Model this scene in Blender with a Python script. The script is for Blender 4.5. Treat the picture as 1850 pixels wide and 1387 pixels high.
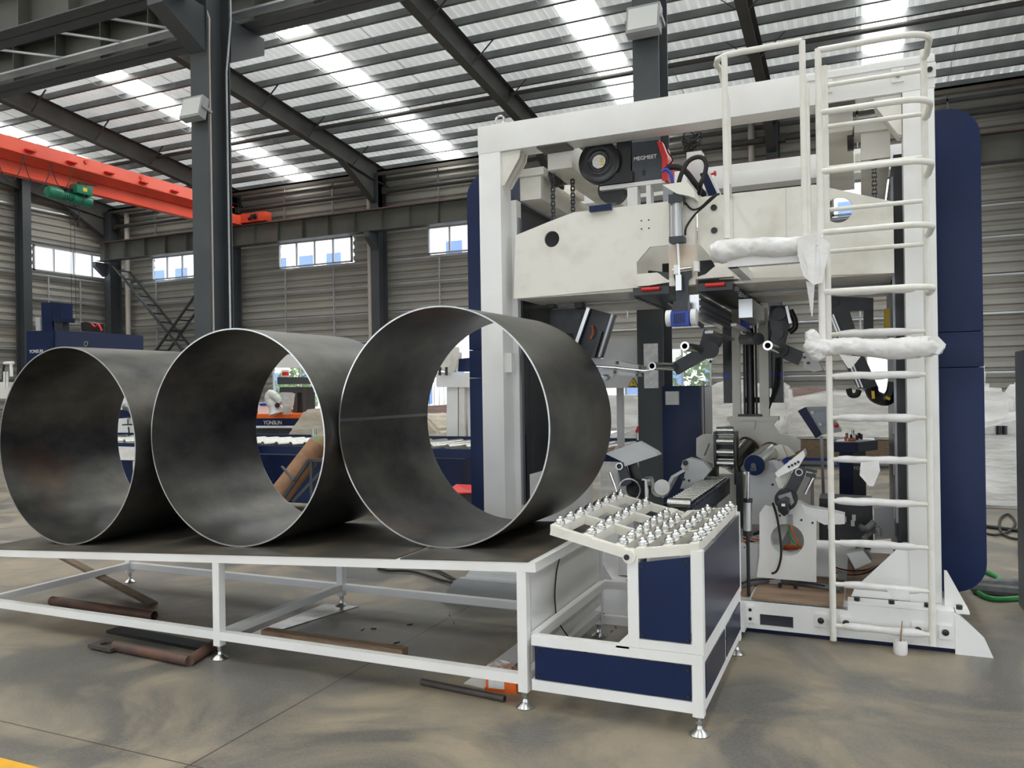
import bpy, bmesh, math, random
from mathutils import Vector, Matrix
random.seed(7)
sc = bpy.context.scene
for o in list(bpy.data.objects): bpy.data.objects.remove(o)
PI = math.pi

# ------------------------------------------------------------------ camera
FPX, YAW, ROLL, CXP, CYP, CH = 1439.2, 0.41328, 0.015496, 925.0, 702.5, 1.65
_f = Vector((-math.sin(YAW), math.cos(YAW), 0)); _r = Vector((math.cos(YAW), math.sin(YAW), 0)); _d = Vector((0, 0, -1))
_R = _r*math.cos(ROLL) + _d*math.sin(ROLL); _D = -_r*math.sin(ROLL) + _d*math.cos(ROLL)
cd = bpy.data.cameras.new('camera'); cam = bpy.data.objects.new('camera', cd); sc.collection.objects.link(cam)
M = Matrix.Identity(4)
for i in range(3):
    M[i][0] = _R[i]; M[i][1] = -_D[i]; M[i][2] = -_f[i]
M[2][3] = CH
cam.matrix_world = M
cd.sensor_width = 36; cd.lens = FPX/1850*36; cd.shift_y = 9.0/1850; cd.clip_end = 300; cd.clip_start = 0.05
sc.camera = cam
# ------------------------------------------------------------------ view, world, lights
sc.view_settings.view_transform = 'Standard'; sc.view_settings.look = 'None'
sc.view_settings.exposure = 0.45; sc.view_settings.gamma = 1; sc.view_settings.use_curve_mapping = False
w = bpy.data.worlds.new('sky'); sc.world = w; w.use_nodes = True
bg = w.node_tree.nodes['Background']; bg.inputs[0].default_value = (0.87, 0.93, 1.0, 1); bg.inputs[1].default_value = 2.3
SKYLIGHT_STRENGTH = 8.0
sd = bpy.data.lights.new('sun', 'SUN'); sd.energy = 2.2; sd.angle = math.radians(8); sd.color = (1, .97, .92)
sun = bpy.data.objects.new('sun', sd); sc.collection.objects.link(sun); sun.rotation_euler = (math.radians(52), 0, math.radians(12))

# ------------------------------------------------------------------ points of the place
def ray(x, y): return _R*((x-CXP)/FPX) + _D*((y-CYP)/FPX) + _f
_C = Vector((0, 0, CH))
def PY(x, y, Y): v = ray(x, y); return _C + v*(Y/v[1])
def PX(x, y, X): v = ray(x, y); return _C + v*(X/v[0])
def PZ(x, y, z): v = ray(x, y); return _C + v*((z-CH)/v[2])
def XZ(pts, Y): return [(PY(x, y, Y)[0], PY(x, y, Y)[2]) for x, y in pts]

# ------------------------------------------------------------------ materials
def mat(name, col, rough=0.5, metal=0.0, col2=None, scale=3.0, amt=1.0, bump=0.0, bscale=30.0, stretch=None,
        rvar=0.0, emit=None, estr=0.0, spec=0.5, lo=0.4, hi=0.65, detail=6, coat=0.0, alpha=1.0):
    m = bpy.data.materials.new(name); m.use_nodes = True; nt = m.node_tree; b = nt.nodes['Principled BSDF']
    b.inputs['Base Color'].default_value = (*col, 1); b.inputs['Roughness'].default_value = rough
    b.inputs['Metallic'].default_value = metal; b.inputs['Specular IOR Level'].default_value = spec
    b.inputs['Coat Weight'].default_value = coat; b.inputs['Alpha'].default_value = alpha
    if emit: b.inputs['Emission Color'].default_value = (*emit, 1); b.inputs['Emission Strength'].default_value = estr
    def noise(s):
        tc = nt.nodes.new('ShaderNodeTexCoord'); mp = nt.nodes.new('ShaderNodeMapping')
        if stretch: mp.inputs['Scale'].default_value = stretch
        n = nt.nodes.new('ShaderNodeTexNoise'); n.inputs['Scale'].default_value = s; n.inputs['Detail'].default_value = detail
        nt.links.new(tc.outputs['Object'], mp.inputs[0]); nt.links.new(mp.outputs[0], n.inputs['Vector']); return n
    if col2 or rvar:
        n = noise(scale); rp = nt.nodes.new('ShaderNodeMapRange')
        rp.inputs[1].default_value = lo; rp.inputs[2].default_value = hi; rp.inputs[4].default_value = amt
        nt.links.new(n.outputs[0], rp.inputs[0])
        if col2:
            mx = nt.nodes.new('ShaderNodeMix'); mx.data_type = 'RGBA'
            mx.inputs[6].default_value = (*col, 1); mx.inputs[7].default_value = (*col2, 1)
            nt.links.new(rp.outputs[0], mx.inputs[0]); nt.links.new(mx.outputs[2], b.inputs['Base Color'])
        if rvar:
            r2 = nt.nodes.new('ShaderNodeMapRange'); r2.inputs[3].default_value = rough-rvar; r2.inputs[4].default_value = rough+rvar
            nt.links.new(n.outputs[0], r2.inputs[0]); nt.links.new(r2.outputs[0], b.inputs['Roughness'])
    if bump:
        n = noise(bscale); bp = nt.nodes.new('ShaderNodeBump'); bp.inputs['Strength'].default_value = bump; bp.inputs['Distance'].default_value = 0.02
        nt.links.new(n.outputs[0], bp.inputs['Height']); nt.links.new(bp.outputs[0], b.inputs['Normal'])
    return m
WHITE = mat('white_paint', (.88, .885, .88), .38, col2=(.82, .82, .80), scale=2.2, bump=.03, bscale=60)
CREAM = mat('cream_paint', (.82, .80, .735), .45, col2=(.62, .59, .50), scale=5, amt=.7, lo=.5, hi=.8, bump=.04, bscale=50)
TUBE = mat('tube_paint', (.80, .79, .74), .35, col2=(.72, .69, .60), scale=9, lo=.5, hi=.75)
NAVY = mat('navy_paint', (.003, .013, .060), .40, col2=(.005, .017, .074), scale=2, spec=.3)
NAVY2 = mat('dark_navy_panel', (.006, .012, .045), .3, spec=.35)
STEELC = mat('column_grey', (.052, .060, .068), .45, col2=(.066, .073, .080), scale=1.5)
RAFT = mat('rafter_grey', (.060, .060, .057), .5, col2=(.075, .073, .068), scale=2)
GIRD = mat('girder_olive', (.115, .118, .10), .55, col2=(.09, .092, .08), scale=1.2)
ROOFM = mat('roof_sheet', (.86, .86, .83), .45, metal=.1, col2=(.76, .76, .73), scale=.7)
PURL = mat('galvanised', (.17, .18, .185), .42, metal=.3, col2=(.22, .23, .23), scale=2)
PURLB = mat('galvanised_bright', (.50, .53, .56), .35, metal=.6, col2=(.62, .64, .66), scale=2)
CLAD = mat('wall_cladding', (.44, .425, .38), .5, metal=.1, col2=(.36, .35, .32), scale=.35)
def glow_roof_mat():
    m = bpy.data.materials.new('roof_sheet'); m.use_nodes = True; nt = m.node_tree; b = nt.nodes['Principled BSDF']
    b.inputs['Base Color'].default_value = (.82, .82, .79, 1); b.inputs['Roughness'].default_value = .45
    tr = nt.nodes.new('ShaderNodeBsdfTranslucent'); tr.inputs[0].default_value = (.97, .97, .93, 1)
    mx = nt.nodes.new('ShaderNodeMixShader'); tc = nt.nodes.new('ShaderNodeTexCoord'); n = nt.nodes.new('ShaderNodeTexNoise'); n.inputs['Scale'].default_value = .5
    r = nt.nodes.new('ShaderNodeMapRange'); r.inputs[1].default_value = .3; r.inputs[2].default_value = .7; r.inputs[3].default_value = ROOF_GLOW*.75; r.inputs[4].default_value = ROOF_GLOW*1.25
    nt.links.new(tc.outputs['Object'], n.inputs['Vector']); nt.links.new(n.outputs[0], r.inputs[0]); nt.links.new(r.outputs[0], mx.inputs[0])
    nt.links.new(b.outputs[0], mx.inputs[1]); nt.links.new(tr.outputs[0], mx.inputs[2]); nt.links.new(mx.outputs[0], nt.nodes['Material Output'].inputs[0]); return m
ROOF_GLOW = .12  # translucency added so the metal sheets glow between the purlins
ROOFM = glow_roof_mat()
SKYL = mat('skylight_panel', (.9, .9, .88), .4, emit=(1, 1, .97), estr=SKYLIGHT_STRENGTH)
SKYY = mat('skylight_panel_aged', (.9, .85, .6), .4, emit=(1, .86, .50), estr=.72)
BLACK = mat('black_metal', (.012, .013, .016), .35, col2=(.02, .021, .025), scale=8)
BLKP = mat('black_plastic', (.010, .010, .012), .28)
RUBBER = mat('black_rubber', (.012, .012, .012), .55)
CHAR = mat('charcoal_steel', (.030, .036, .046), .42, col2=(.045, .05, .06), scale=6)
CHROME = mat('chrome', (.78, .79, .80), .14, metal=1.0)
ZINC = mat('zinc_steel', (.62, .63, .62), .28, metal=1.0, col2=(.50, .51, .50), scale=12)
ALU = mat('aluminium', (.60, .61, .62), .32, metal=.9)
ROLL = mat('roller_steel', (.52, .53, .50), .24, metal=1.0)
RAIL_ST = mat('rail_steel', (.25, .26, .28), .3, metal=.9)
ORANGE = mat('crane_orange', (.72, .085, .04), .45, col2=(.66, .07, .032), scale=1.2)
ORG2 = mat('orange_box', (.90, .16, .02), .45)
ORCAB = mat('orange_cable', (.75, .13, .03), .5)
RED = mat('red_plastic', (.72, .02, .02), .3)
GREEN = mat('hoist_green', (.02, .20, .12), .35)
HOSEG = mat('green_hose', (.02, .28, .06), .45)
BLUEM = mat('motor_blue', (.02, .06, .42), .4)
YEL = mat('yellow_paint', (.80, .55, .03), .5)
YELF = mat('floor_yellow', (.80, .42, .02), .5, col2=(.70, .36, .03), scale=8)
RUST = mat('rusty_pipe', (.075, .045, .036), .55, col2=(.13, .06, .038), scale=7, bump=.08)
DPIPE = mat('dark_pipe', (.05, .045, .042), .45, col2=(.07, .055, .05), scale=9)
WOOD = mat('wood', (.36, .25, .16), .7, col2=(.22, .145, .09), scale=6, stretch=(1, 8, 8), bump=.1)
WOODD = mat('old_wood', (.17, .125, .08), .75, col2=(.11, .08, .05), scale=8, stretch=(1, 8, 8), bump=.1)
PLY = mat('plywood', (.36, .25, .17), .6, col2=(.22, .14, .09), scale=3, stretch=(1, 4, 1))
CYLR = mat('rusty_gas_cylinder', (.30, .155, .075), .55, col2=(.20, .10, .05), scale=6, bump=.05)
CYLG = mat('faded_green_paint', (.12, .22, .12), .5, col2=(.30, .20, .08), scale=8)
WRAP = mat('white_wrap_sheet', (.80, .80, .80), .38, col2=(.70, .69, .67), scale=9, bump=.25, bscale=14)
FILM = mat('stretch_film', (.86, .86, .84), .16, col2=(.60, .59, .56), scale=2.4, stretch=(1, 1, 3.5), bump=.55, bscale=5, rvar=.12, lo=.35, hi=.7, coat=.3)
FILMT = mat('stretch_film_tan', (.70, .64, .52), .25, col2=(.52, .45, .35), scale=2, bump=.5, bscale=5, stretch=(1, 1, 3))
FILMD = mat('film_over_wood', (.36, .26, .24), .35, col2=(.28, .18, .17), scale=3, stretch=(1, 1, 9), bump=.3, bscale=6)
CLOTHG = mat('grey_fabric_sleeve', (.17, .175, .18), .7, col2=(.12, .125, .13), scale=14, bump=.3, bscale=20)
PAPER = mat('paper', (.82, .82, .80), .5, col2=(.6, .6, .6), scale=30, stretch=(1, 1, 6), lo=.5, hi=.6, amt=.7)
FOIL = mat('foil_film', (.92, .92, .93), .3, metal=0, col2=(.74, .74, .76), scale=22, bump=.7, bscale=16)
BRASS = mat('primer_brown', (.10, .085, .075), .5)
CABSIDE = mat('cabinet_side', (.10, .10, .12), .3)
GLASS = mat('window_pane', (.8, .88, 1.0), .05, emit=None, alpha=.12)
GREYP = mat('grey_plastic', (.30, .31, .32), .5)
GREYL = mat('light_grey_paint', (.56, .575, .58), .45, col2=(.50, .51, .52), scale=3)
SCREEN = mat('lamp_glass', (.66, .68, .66), .25)
TEAL = mat('dark_teal', (.008, .06, .075), .4)
PINK = mat('downpipe', (.62, .57, .52), .45)
BLDG = mat('outside_facade', (.92, .92, .90), .7, emit=None)
BLDW = mat('outside_glass', (.14, .24, .48), .2)
LEAF = mat('outside_leaves', (.30, .46, .10), .7, col2=(.16, .30, .08), scale=4)
TARP = mat('window_frame', (.55, .56, .58), .4)

def ring_metal(name, lo_c, hi_c, warm, rough):
    m = bpy.data.materials.new(name); m.use_nodes = True; nt = m.node_tree; b = nt.nodes['Principled BSDF']
    b.inputs['Metallic'].default_value = .85; b.inputs['Roughness'].default_value = rough
    tc = nt.nodes.new('ShaderNodeTexCoord')
    mp = nt.nodes.new('ShaderNodeMapping'); mp.inputs['Scale'].default_value = (1.7, 1.1, 1.7)
    n = nt.nodes.new('ShaderNodeTexNoise'); n.inputs['Scale'].default_value = 1.7; n.inputs['Detail'].default_value = 8; n.inputs['Roughness'].default_value = .6
    nt.links.new(tc.outputs['Object'], mp.inputs[0]); nt.links.new(mp.outputs[0], n.inputs['Vector'])
    cr = nt.nodes.new('ShaderNodeValToRGB'); e = cr.color_ramp.elements
    e[0].position = .30; e[0].color = (*lo_c, 1); e[1].position = .72; e[1].color = (*hi_c, 1)
    x = e.new(.52); x.color = (*[(a+c)/2 for a, c in zip(lo_c, hi_c)], 1)
    nt.links.new(n.outputs[0], cr.inputs[0])
    n2 = nt.nodes.new('ShaderNodeTexNoise'); n2.inputs['Scale'].default_value = 1.1; n2.inputs['Detail'].default_value = 5
    nt.links.new(tc.outputs['Object'], n2.inputs['Vector'])
    r = nt.nodes.new('ShaderNodeMapRange'); r.inputs[1].default_value = .60; r.inputs[2].default_value = .75; r.inputs[4].default_value = .55
    nt.links.new(n2.outputs[0], r.inputs[0])
    mx = nt.nodes.new('ShaderNodeMix'); mx.data_type = 'RGBA'; mx.inputs[7].default_value = (*warm, 1)
    nt.links.new(cr.outputs[0], mx.inputs[6]); nt.links.new(r.outputs[0], mx.inputs[0]); nt.links.new(mx.outputs[2], b.inputs['Base Color'])
    rr = nt.nodes.new('ShaderNodeMapRange'); rr.inputs[3].default_value = rough-.1; rr.inputs[4].default_value = rough+.12
    nt.links.new(n.outputs[0], rr.inputs[0]); nt.links.new(rr.outputs[0], b.inputs['Roughness'])
    return m
RING = ring_metal('mill_scale_steel', (.058, .060, .066), (.21, .202, .178), (.22, .12, .08), .38)
PLATE = mat('worn_dark_plate', (.085, .078, .068), .48, metal=.3, col2=(.16, .135, .10), scale=3.2, lo=.42, hi=.68, bump=.08, bscale=12)

def floor_mat():
    m = bpy.data.materials.new('polished_concrete'); m.use_nodes = True; nt = m.node_tree; b = nt.nodes['Principled BSDF']; L = nt.links
    tc = nt.nodes.new('ShaderNodeTexCoord')
    def no(s, d=8, r=.6, dist=0):
        n = nt.nodes.new('ShaderNodeTexNoise'); n.inputs['Scale'].default_value = s; n.inputs['Detail'].default_value = d; n.inputs['Roughness'].default_value = r
        n.inputs['Distortion'].default_value = dist; L.new(tc.outputs['Object'], n.inputs['Vector']); return n
    def rng(a, lo, hi, o0=0, o1=1):
        r = nt.nodes.new('ShaderNodeMapRange'); r.inputs[1].default_value = lo; r.inputs[2].default_value = hi; r.inputs[3].default_value = o0; r.inputs[4].default_value = o1
        L.new(a, r.inputs[0]); return r.outputs[0]
    def mix(f, c1, c2):
        x = nt.nodes.new('ShaderNodeMix'); x.data_type = 'RGBA'
        for s, c in ((6, c1), (7, c2)):
            if isinstance(c, tuple): x.inputs[s].default_value = (*c, 1)
            else: L.new(c, x.inputs[s])
        L.new(f, x.inputs[0]); return x.outputs[2]
    big = no(.85, 9, .62, .8); mid = no(2.3, 10, .65, .3); fine = no(60, 4, .7)
    c = mix(rng(big.outputs[0], .44, .58), (.100, .099, .090), (.31, .258, .185))
    c = mix(rng(mid.outputs[0], .42, .66, 0, .5), c, (.15, .145, .13))
    c = mix(rng(fine.outputs[0], .35, .75, 0, .35), c, (.33, .30, .25))
    # expansion joints
    sp = nt.nodes.new('ShaderNodeSeparateXYZ'); L.new(tc.outputs['Object'], sp.inputs[0])
    def seam(sock, at, period, wd):
        a = nt.nodes.new('ShaderNodeMath'); a.operation = 'ADD'; a.inputs[1].default_value = -at + period*50 + period/2; L.new(sock, a.inputs[0])
        mo = nt.nodes.new('ShaderNodeMath'); mo.operation = 'MODULO'; mo.inputs[1].default_value = period; L.new(a.outputs[0], mo.inputs[0])
        s = nt.nodes.new('ShaderNodeMath'); s.operation = 'SUBTRACT'; s.inputs[1].default_value = period/2; L.new(mo.outputs[0], s.inputs[0])
        ab = nt.nodes.new('ShaderNodeMath'); ab.operation = 'ABSOLUTE'; L.new(s.outputs[0], ab.inputs[0])
        lt = nt.nodes.new('ShaderNodeMath'); lt.operation = 'LESS_THAN'; lt.inputs[1].default_value = wd; L.new(ab.outputs[0], lt.inputs[0]); return lt.outputs[0]
    s1 = seam(sp.outputs[0], -2.76, 6.0, .0045); s2 = seam(sp.outputs[1], 2.66, 6.0, .0035)
    mxx = nt.nodes.new('ShaderNodeMath'); mxx.operation = 'MAXIMUM'; L.new(s1, mxx.inputs[0]); L.new(s2, mxx.inputs[1])
    c = mix(mxx.outputs[0], c, (.06, .045, .04))
    L.new(c, b.inputs['Base Color'])
    L.new(rng(big.outputs[0], .35, .65, .30, .55), b.inputs['Roughness'])
    bp = nt.nodes.new('ShaderNodeBump'); bp.inputs['Strength'].default_value = .12; bp.inputs['Distance'].default_value = .01
    L.new(fine.outputs[0], bp.inputs['Height']); L.new(bp.outputs[0], b.inputs['Normal'])
    return m
FLOORM = floor_mat()

# ------------------------------------------------------------------ mesh helpers
class MB:
    def __init__(s): s.bm = bmesh.new()
    def _faces(s, vs, fs):
        v = [s.bm.verts.new(p) for p in vs]
        for f in fs:
            try: s.bm.faces.new([v[i] for i in f])
            except ValueError: pass
        return s
    def box(s, x0, x1, y0, y1, z0, z1):
        return s._faces([(x, y, z) for x in (x0, x1) for y in (y0, y1) for z in (z0, z1)],
            [(0, 1, 3, 2), (4, 6, 7, 5), (0, 4, 5, 1), (2, 3, 7, 6), (0, 2, 6, 4), (1, 5, 7, 3)])
    def bar(s, p0, p1, a, b, up=(0, 0, 1)):
        p0 = Vector(p0); p1 = Vector(p1); d = (p1-p0).normalized(); u = Vector(up)
        sd = d.cross(u)
        if sd.length < 1e-4: sd = d.cross(Vector((0, 1, 0)))
        sd.normalize(); u = sd.cross(d); vs = []
        for p in (p0, p1):
            for i in (-1, 1):
                for j in (-1, 1): vs.append(p + sd*(i*a/2) + u*(j*b/2))
        return s._faces(vs, [(0, 1, 3, 2), (4, 6, 7, 5), (0, 4, 5, 1), (2, 3, 7, 6), (0, 2, 6, 4), (1, 5, 7, 3)])
    def cyl(s, p0, p1, r, r1=None, n=20, cap=True):
        p0 = Vector(p0); p1 = Vector(p1); r1 = r if r1 is None else r1
        d = (p1-p0).normalized(); t = Vector((0, 0, 1)) if abs(d.z) < .9 else Vector((1, 0, 0))
        u = d.cross(t).normalized(); v = d.cross(u); A = []; B = []
        for i in range(n):
            a = 2*PI*i/n; q = u*math.cos(a) + v*math.sin(a)
            A.append(s.bm.verts.new(p0+q*r)); B.append(s.bm.verts.new(p1+q*r1))
        for i in range(n):
            j = (i+1) % n; s.bm.faces.new((A[i], A[j], B[j], B[i]))
        if cap: s.bm.faces.new(A[::-1]); s.bm.faces.new(B)
        return s
    def pipe(s, p0, p1, r, ri, n=24):
        p0 = Vector(p0); p1 = Vector(p1); d = (p1-p0).normalized(); t = Vector((0, 0, 1)) if abs(d.z) < .9 else Vector((1, 0, 0))
        u = d.cross(t).normalized(); v = d.cross(u); R = [[], [], [], []]
        for i in range(n):
            a = 2*PI*i/n; q = u*math.cos(a) + v*math.sin(a)
            for k, (p, rr) in enumerate(((p0, r), (p1, r), (p1, ri), (p0, ri))): R[k].append(s.bm.verts.new(p+q*rr))
        for i in range(n):
            j = (i+1) % n
            for k in range(4): s.bm.faces.new((R[k][i], R[k][j], R[(k+1) % 4][j], R[(k+1) % 4][i]))
        return s
    def tube(s, pts, r, n=10, radii=None, cap=True, smooth=0):
        pts = [Vector(p) for p in pts]
        if smooth:
            q = []
            for i in range(len(pts)-1):
                a = pts[max(i-1, 0)]; b = pts[i]; c = pts[i+1]; d = pts[min(i+2, len(pts)-1)]
                for k in range(smooth):
                    t = k/smooth
                    q.append(.5*((2*b)+(c-a)*t+(2*a-5*b+4*c-d)*t*t+(3*b-a-3*c+d)*t**3))
            q.append(pts[-1])
            if radii:
                rr = []
                for i in range(len(pts)-1):
                    for k in range(smooth): rr.append(radii[i]+(radii[i+1]-radii[i])*k/smooth)
                rr.append(radii[-1]); radii = rr
            pts = q
        rings = []; up = None
        for i, p in enumerate(pts):
            d = (pts[min(i+1, len(pts)-1)] - pts[max(i-1, 0)]).normalized()
            if up is None:
                up = Vector((0, 0, 1)) if abs(d.z) < .9 else Vector((1, 0, 0))
            u = d.cross(up)
            if u.length < 1e-5: u = d.cross(Vector((0, 1, .1)))
            u.normalize(); v = u.cross(d).normalized(); up = v
            rr = radii[i] if radii else r
            rings.append([s.bm.verts.new(p + (u*math.cos(2*PI*k/n)+v*math.sin(2*PI*k/n))*rr) for k in range(n)])
        for a, b in zip(rings, rings[1:]):
            for k in range(n): s.bm.faces.new((a[k], a[(k+1) % n], b[(k+1) % n], b[k]))
        if cap: s.bm.faces.new(rings[0][::-1]); s.bm.faces.new(rings[-1])
        return s
    def prism(s, pts, y0, y1, axis='y', holes=()):
        """outline in the X-Z plane pushed along Y (or Y-Z along X, or X-Y along Z)"""
        def P(a, b, c): return {'y': (a, c, b), 'x': (c, a, b), 'z': (a, b, c)}[axis]
        if not holes:
            A = [s.bm.verts.new(P(a, b, y0)) for a, b in pts]; B = [s.bm.verts.new(P(a, b, y1)) for a, b in pts]
            s.bm.faces.new(A); s.bm.faces.new(B[::-1]); n = len(pts)
            for i in range(n): s.bm.faces.new((A[i], B[i], B[(i+1) % n], A[(i+1) % n]))
            return s
        for yy in (y0, y1):
            es = []
            for loop in [pts]+list(holes):
                vs = [s.bm.verts.new(P(a, b, yy)) for a, b in loop]
                es += [s.bm.edges.new((vs[i], vs[(i+1) % len(vs)])) for i in range(len(vs))]
            bmesh.ops.triangle_fill(s.bm, edges=es, use_beauty=True)
        for loop in [pts]+list(holes):
            A = [s.bm.verts.new(P(a, b, y0)) for a, b in loop]; B = [s.bm.verts.new(P(a, b, y1)) for a, b in loop]; n = len(loop)
            for i in range(n): s.bm.faces.new((A[i], B[i], B[(i+1) % n], A[(i+1) % n]))
        return s
    def lathe(s, prof, c, axis=(0, 0, 1), n=20):
        """prof = [(r, h)]"""
        c = Vector(c); d = Vector(axis).normalized(); t = Vector((0, 0, 1)) if abs(d.z) < .9 else Vector((1, 0, 0))
        u = d.cross(t).normalized(); v = d.cross(u); R = []
        for r, h in prof:
            R.append([s.bm.verts.new(c+d*h+(u*math.cos(2*PI*k/n)+v*math.sin(2*PI*k/n))*max(r, 1e-4)) for k in range(n)])
        for a, b in zip(R, R[1:]):
            for k in range(n): s.bm.faces.new((a[k], a[(k+1) % n], b[(k+1) % n], b[k]))
        s.bm.faces.new(R[0][::-1]); s.bm.faces.new(R[-1]); return s
    def xf(s, m): bmesh.ops.transform(s.bm, matrix=m, verts=s.bm.verts); return s
    def build(s, name, m, parent=None, bevel=0.0, smooth=None, label=None):
        bm = s.bm; bmesh.ops.remove_doubles(bm, verts=bm.verts, dist=1e-5)
        bmesh.ops.recalc_face_normals(bm, faces=bm.faces)
        if bevel: 
            es = [e for e in bm.edges if len(e.link_faces) == 2 and e.calc_face_angle(0) > .9]
            if es: bmesh.ops.bevel(bm, geom=es, offset=bevel, segments=2, affect='EDGES', profile=.7, clamp_overlap=True)
        sm = math.radians(40) if smooth is None else smooth
        for f in bm.faces: f.smooth = True
        for e in bm.edges:
            if len(e.link_faces) != 2 or e.calc_face_angle(0) > sm: e.smooth = False
        me = bpy.data.meshes.new(name); bm.to_mesh(me); bm.free()
        me.materials.append(m)
        o = bpy.data.objects.new(name, me); sc.collection.objects.link(o)
        if parent: attach(o, parent)
        if label: o['label'] = label
        return o
def attach(o, p):
    o.parent = p
    if not p.parent: o.matrix_parent_inverse = Matrix.Translation(-Vector(p.location))
def thing(name, label, cat, loc, group=None):
    o = bpy.data.objects.new(name, None); o.empty_display_size = .05; sc.collection.objects.link(o); o.location = loc
    o['label'] = label; o['category'] = cat
    if group: o['group'] = group
    return o
def tag(o, label, cat, group=None, kind=None):
    o['label'] = label; o['category'] = cat
    if group: o['group'] = group
    if kind: o['kind'] = kind
    return o
def struct(o, label=None, cat=None):
    o['kind'] = 'structure'
    if label: o['label'] = label
    if cat: o['category'] = cat
    return o
def dup(root, off, label=None, rotz=None):
    r = root.copy(); sc.collection.objects.link(r); r.location = Vector(root.location) + Vector(off)
    if label: r['label'] = label
    if rotz is not None: r.rotation_euler = (0, 0, rotz)
    for ch in list(root.children):
        c = ch.copy(); sc.collection.objects.link(c); c.parent = r
        for g in list(ch.children):
            d = g.copy(); sc.collection.objects.link(d); d.parent = c
    return r
def text(name, s, size, m, parent, origin, xdir, ydir, thick=.0015, space=1.0, bold=0.0):
    cu = bpy.data.curves.new(name, 'FONT'); cu.body = s; cu.size = size; cu.extrude = thick; cu.align_x = 'LEFT'; cu.space_character = space; cu.offset = bold
    to = bpy.data.objects.new(name+'_src', cu); sc.collection.objects.link(to)
    bpy.context.view_layer.update()
    me = bpy.data.meshes.new_from_object(to.evaluated_get(bpy.context.evaluated_depsgraph_get()))
    bpy.data.objects.remove(to)
    X = Vector(xdir).normalized(); Y = Vector(ydir).normalized(); Z = X.cross(Y)
    T = Matrix(((X.x, Y.x, Z.x, origin[0]), (X.y, Y.y, Z.y, origin[1]), (X.z, Y.z, Z.z, origin[2]), (0, 0, 0, 1)))
    me.transform(T); me.materials.clear(); me.materials.append(m)
    o = bpy.data.objects.new(name, me); sc.collection.objects.link(o)
    if parent: attach(o, parent)
    return o
def arc(cx, cz, r, a0, a1, n=8): return [(cx+r*math.cos(math.radians(a0+(a1-a0)*i/n)), cz+r*math.sin(math.radians(a0+(a1-a0)*i/n))) for i in range(n+1)]
def circle(cx, cz, r, n=28): return [(cx+r*math.cos(2*PI*i/n), cz+r*math.sin(2*PI*i/n)) for i in range(n)]
# ==PARTS==
# ================================================================== THE BUILDING
S0 = .115
def roof_z(Y, z0=8.95): return z0 + S0*(22-Y)
GX = [-26, -20, -14, -8, -2, 4, 10]
fl = MB().box(-30, 16, -15, 26, -.2, 0).build('floor', FLOORM); struct(fl, 'grey polished concrete factory floor with tan patches', 'floor')
fm = MB().box(-9, -2.9, 2.18, 2.385, 0, .003).build('trim_1', YELF); struct(fm, 'yellow painted line on the floor', 'floor marking')

# roof sheets between skylight strips, ribs running down the slope
STR = [(-23.9, -23.0), (-17.85, -16.95), (-12.05, -11.2), (-5.8, -4.95), (.12, .98), (6.1, 7.0)]
Y0R, Y1R = -14.0, 22.3
def sheet_quads(mb, x0, x1, ya, yb, pitch=.20, h=.035):
    x = x0; prof = []
    while x < x1-1e-6:
        for dx, dz in ((0, 0), (.62*pitch, 0), (.72*pitch, h), (.90*pitch, h)):
            if x+dx < x1: prof.append((x+dx, dz))
        x += pitch
    prof.append((x1, 0))
    A = [mb.bm.verts.new((a, ya, roof_z(ya)+z)) for a, z in prof]; B = [mb.bm.verts.new((a, yb, roof_z(yb)+z)) for a, z in prof]
    for i in range(len(prof)-1): mb.bm.faces.new((A[i], A[i+1], B[i+1], B[i]))
rb = MB(); xs = -26.6
for a, b in STR+[(13, 13)]:
    sheet_quads(rb, xs, a, Y0R, Y1R); xs = b
ceil = rb.build('ceiling', ROOFM, smooth=.2); struct(ceil, 'ribbed white metal roof sheets on purlins, made translucent to glow', 'ceiling')
for a, b in STR:
    yy = 14.45
    for (ya, yb, mm) in ((Y0R, 13.7, SKYL), (13.7, yy, SKYY), (yy, Y1R, SKYL)):
        m_ = MB(); sheet_quads(m_, a, b, ya, yb, .2, .02)
        m_.build('skylight', mm, ceil, label='yellowed translucent skylight panel' if mm is SKYY else 'bright translucent skylight strip')
yp = 22.0; k = 0
while yp > -13.8:
    z = roof_z(yp)-.01
    m_ = MB(); L = (-26.5, 12.8)
    m_.box(L[0], L[1], yp-.006, yp+.006, z-.19, z)          # web
    m_.box(L[0], L[1], yp-.075, yp, z-.19, z-.178)           # lower flange towards the hall
    m_.box(L[0], L[1], yp, yp+.07, z-.012, z)
    m_.build('purlin', PURL, ceil)
    yp -= .735 if yp > 13 else 1.1
for i in range(len(GX)-1):
    for t in (1/3, 2/3):
        X = GX[i]+(GX[i+1]-GX[i])*t
        MB().cyl((X, 3, roof_z(3)-.12), (X, 21.9, roof_z(21.9)-.12), .007, n=6).build('sag_rod', PURLB, ceil)
MB().cyl((-26.3, 18.35, 9.05), (12.5, 18.35, 9.05), .055, n=14).build('tie_pipe', RAFT, ceil)

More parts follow.
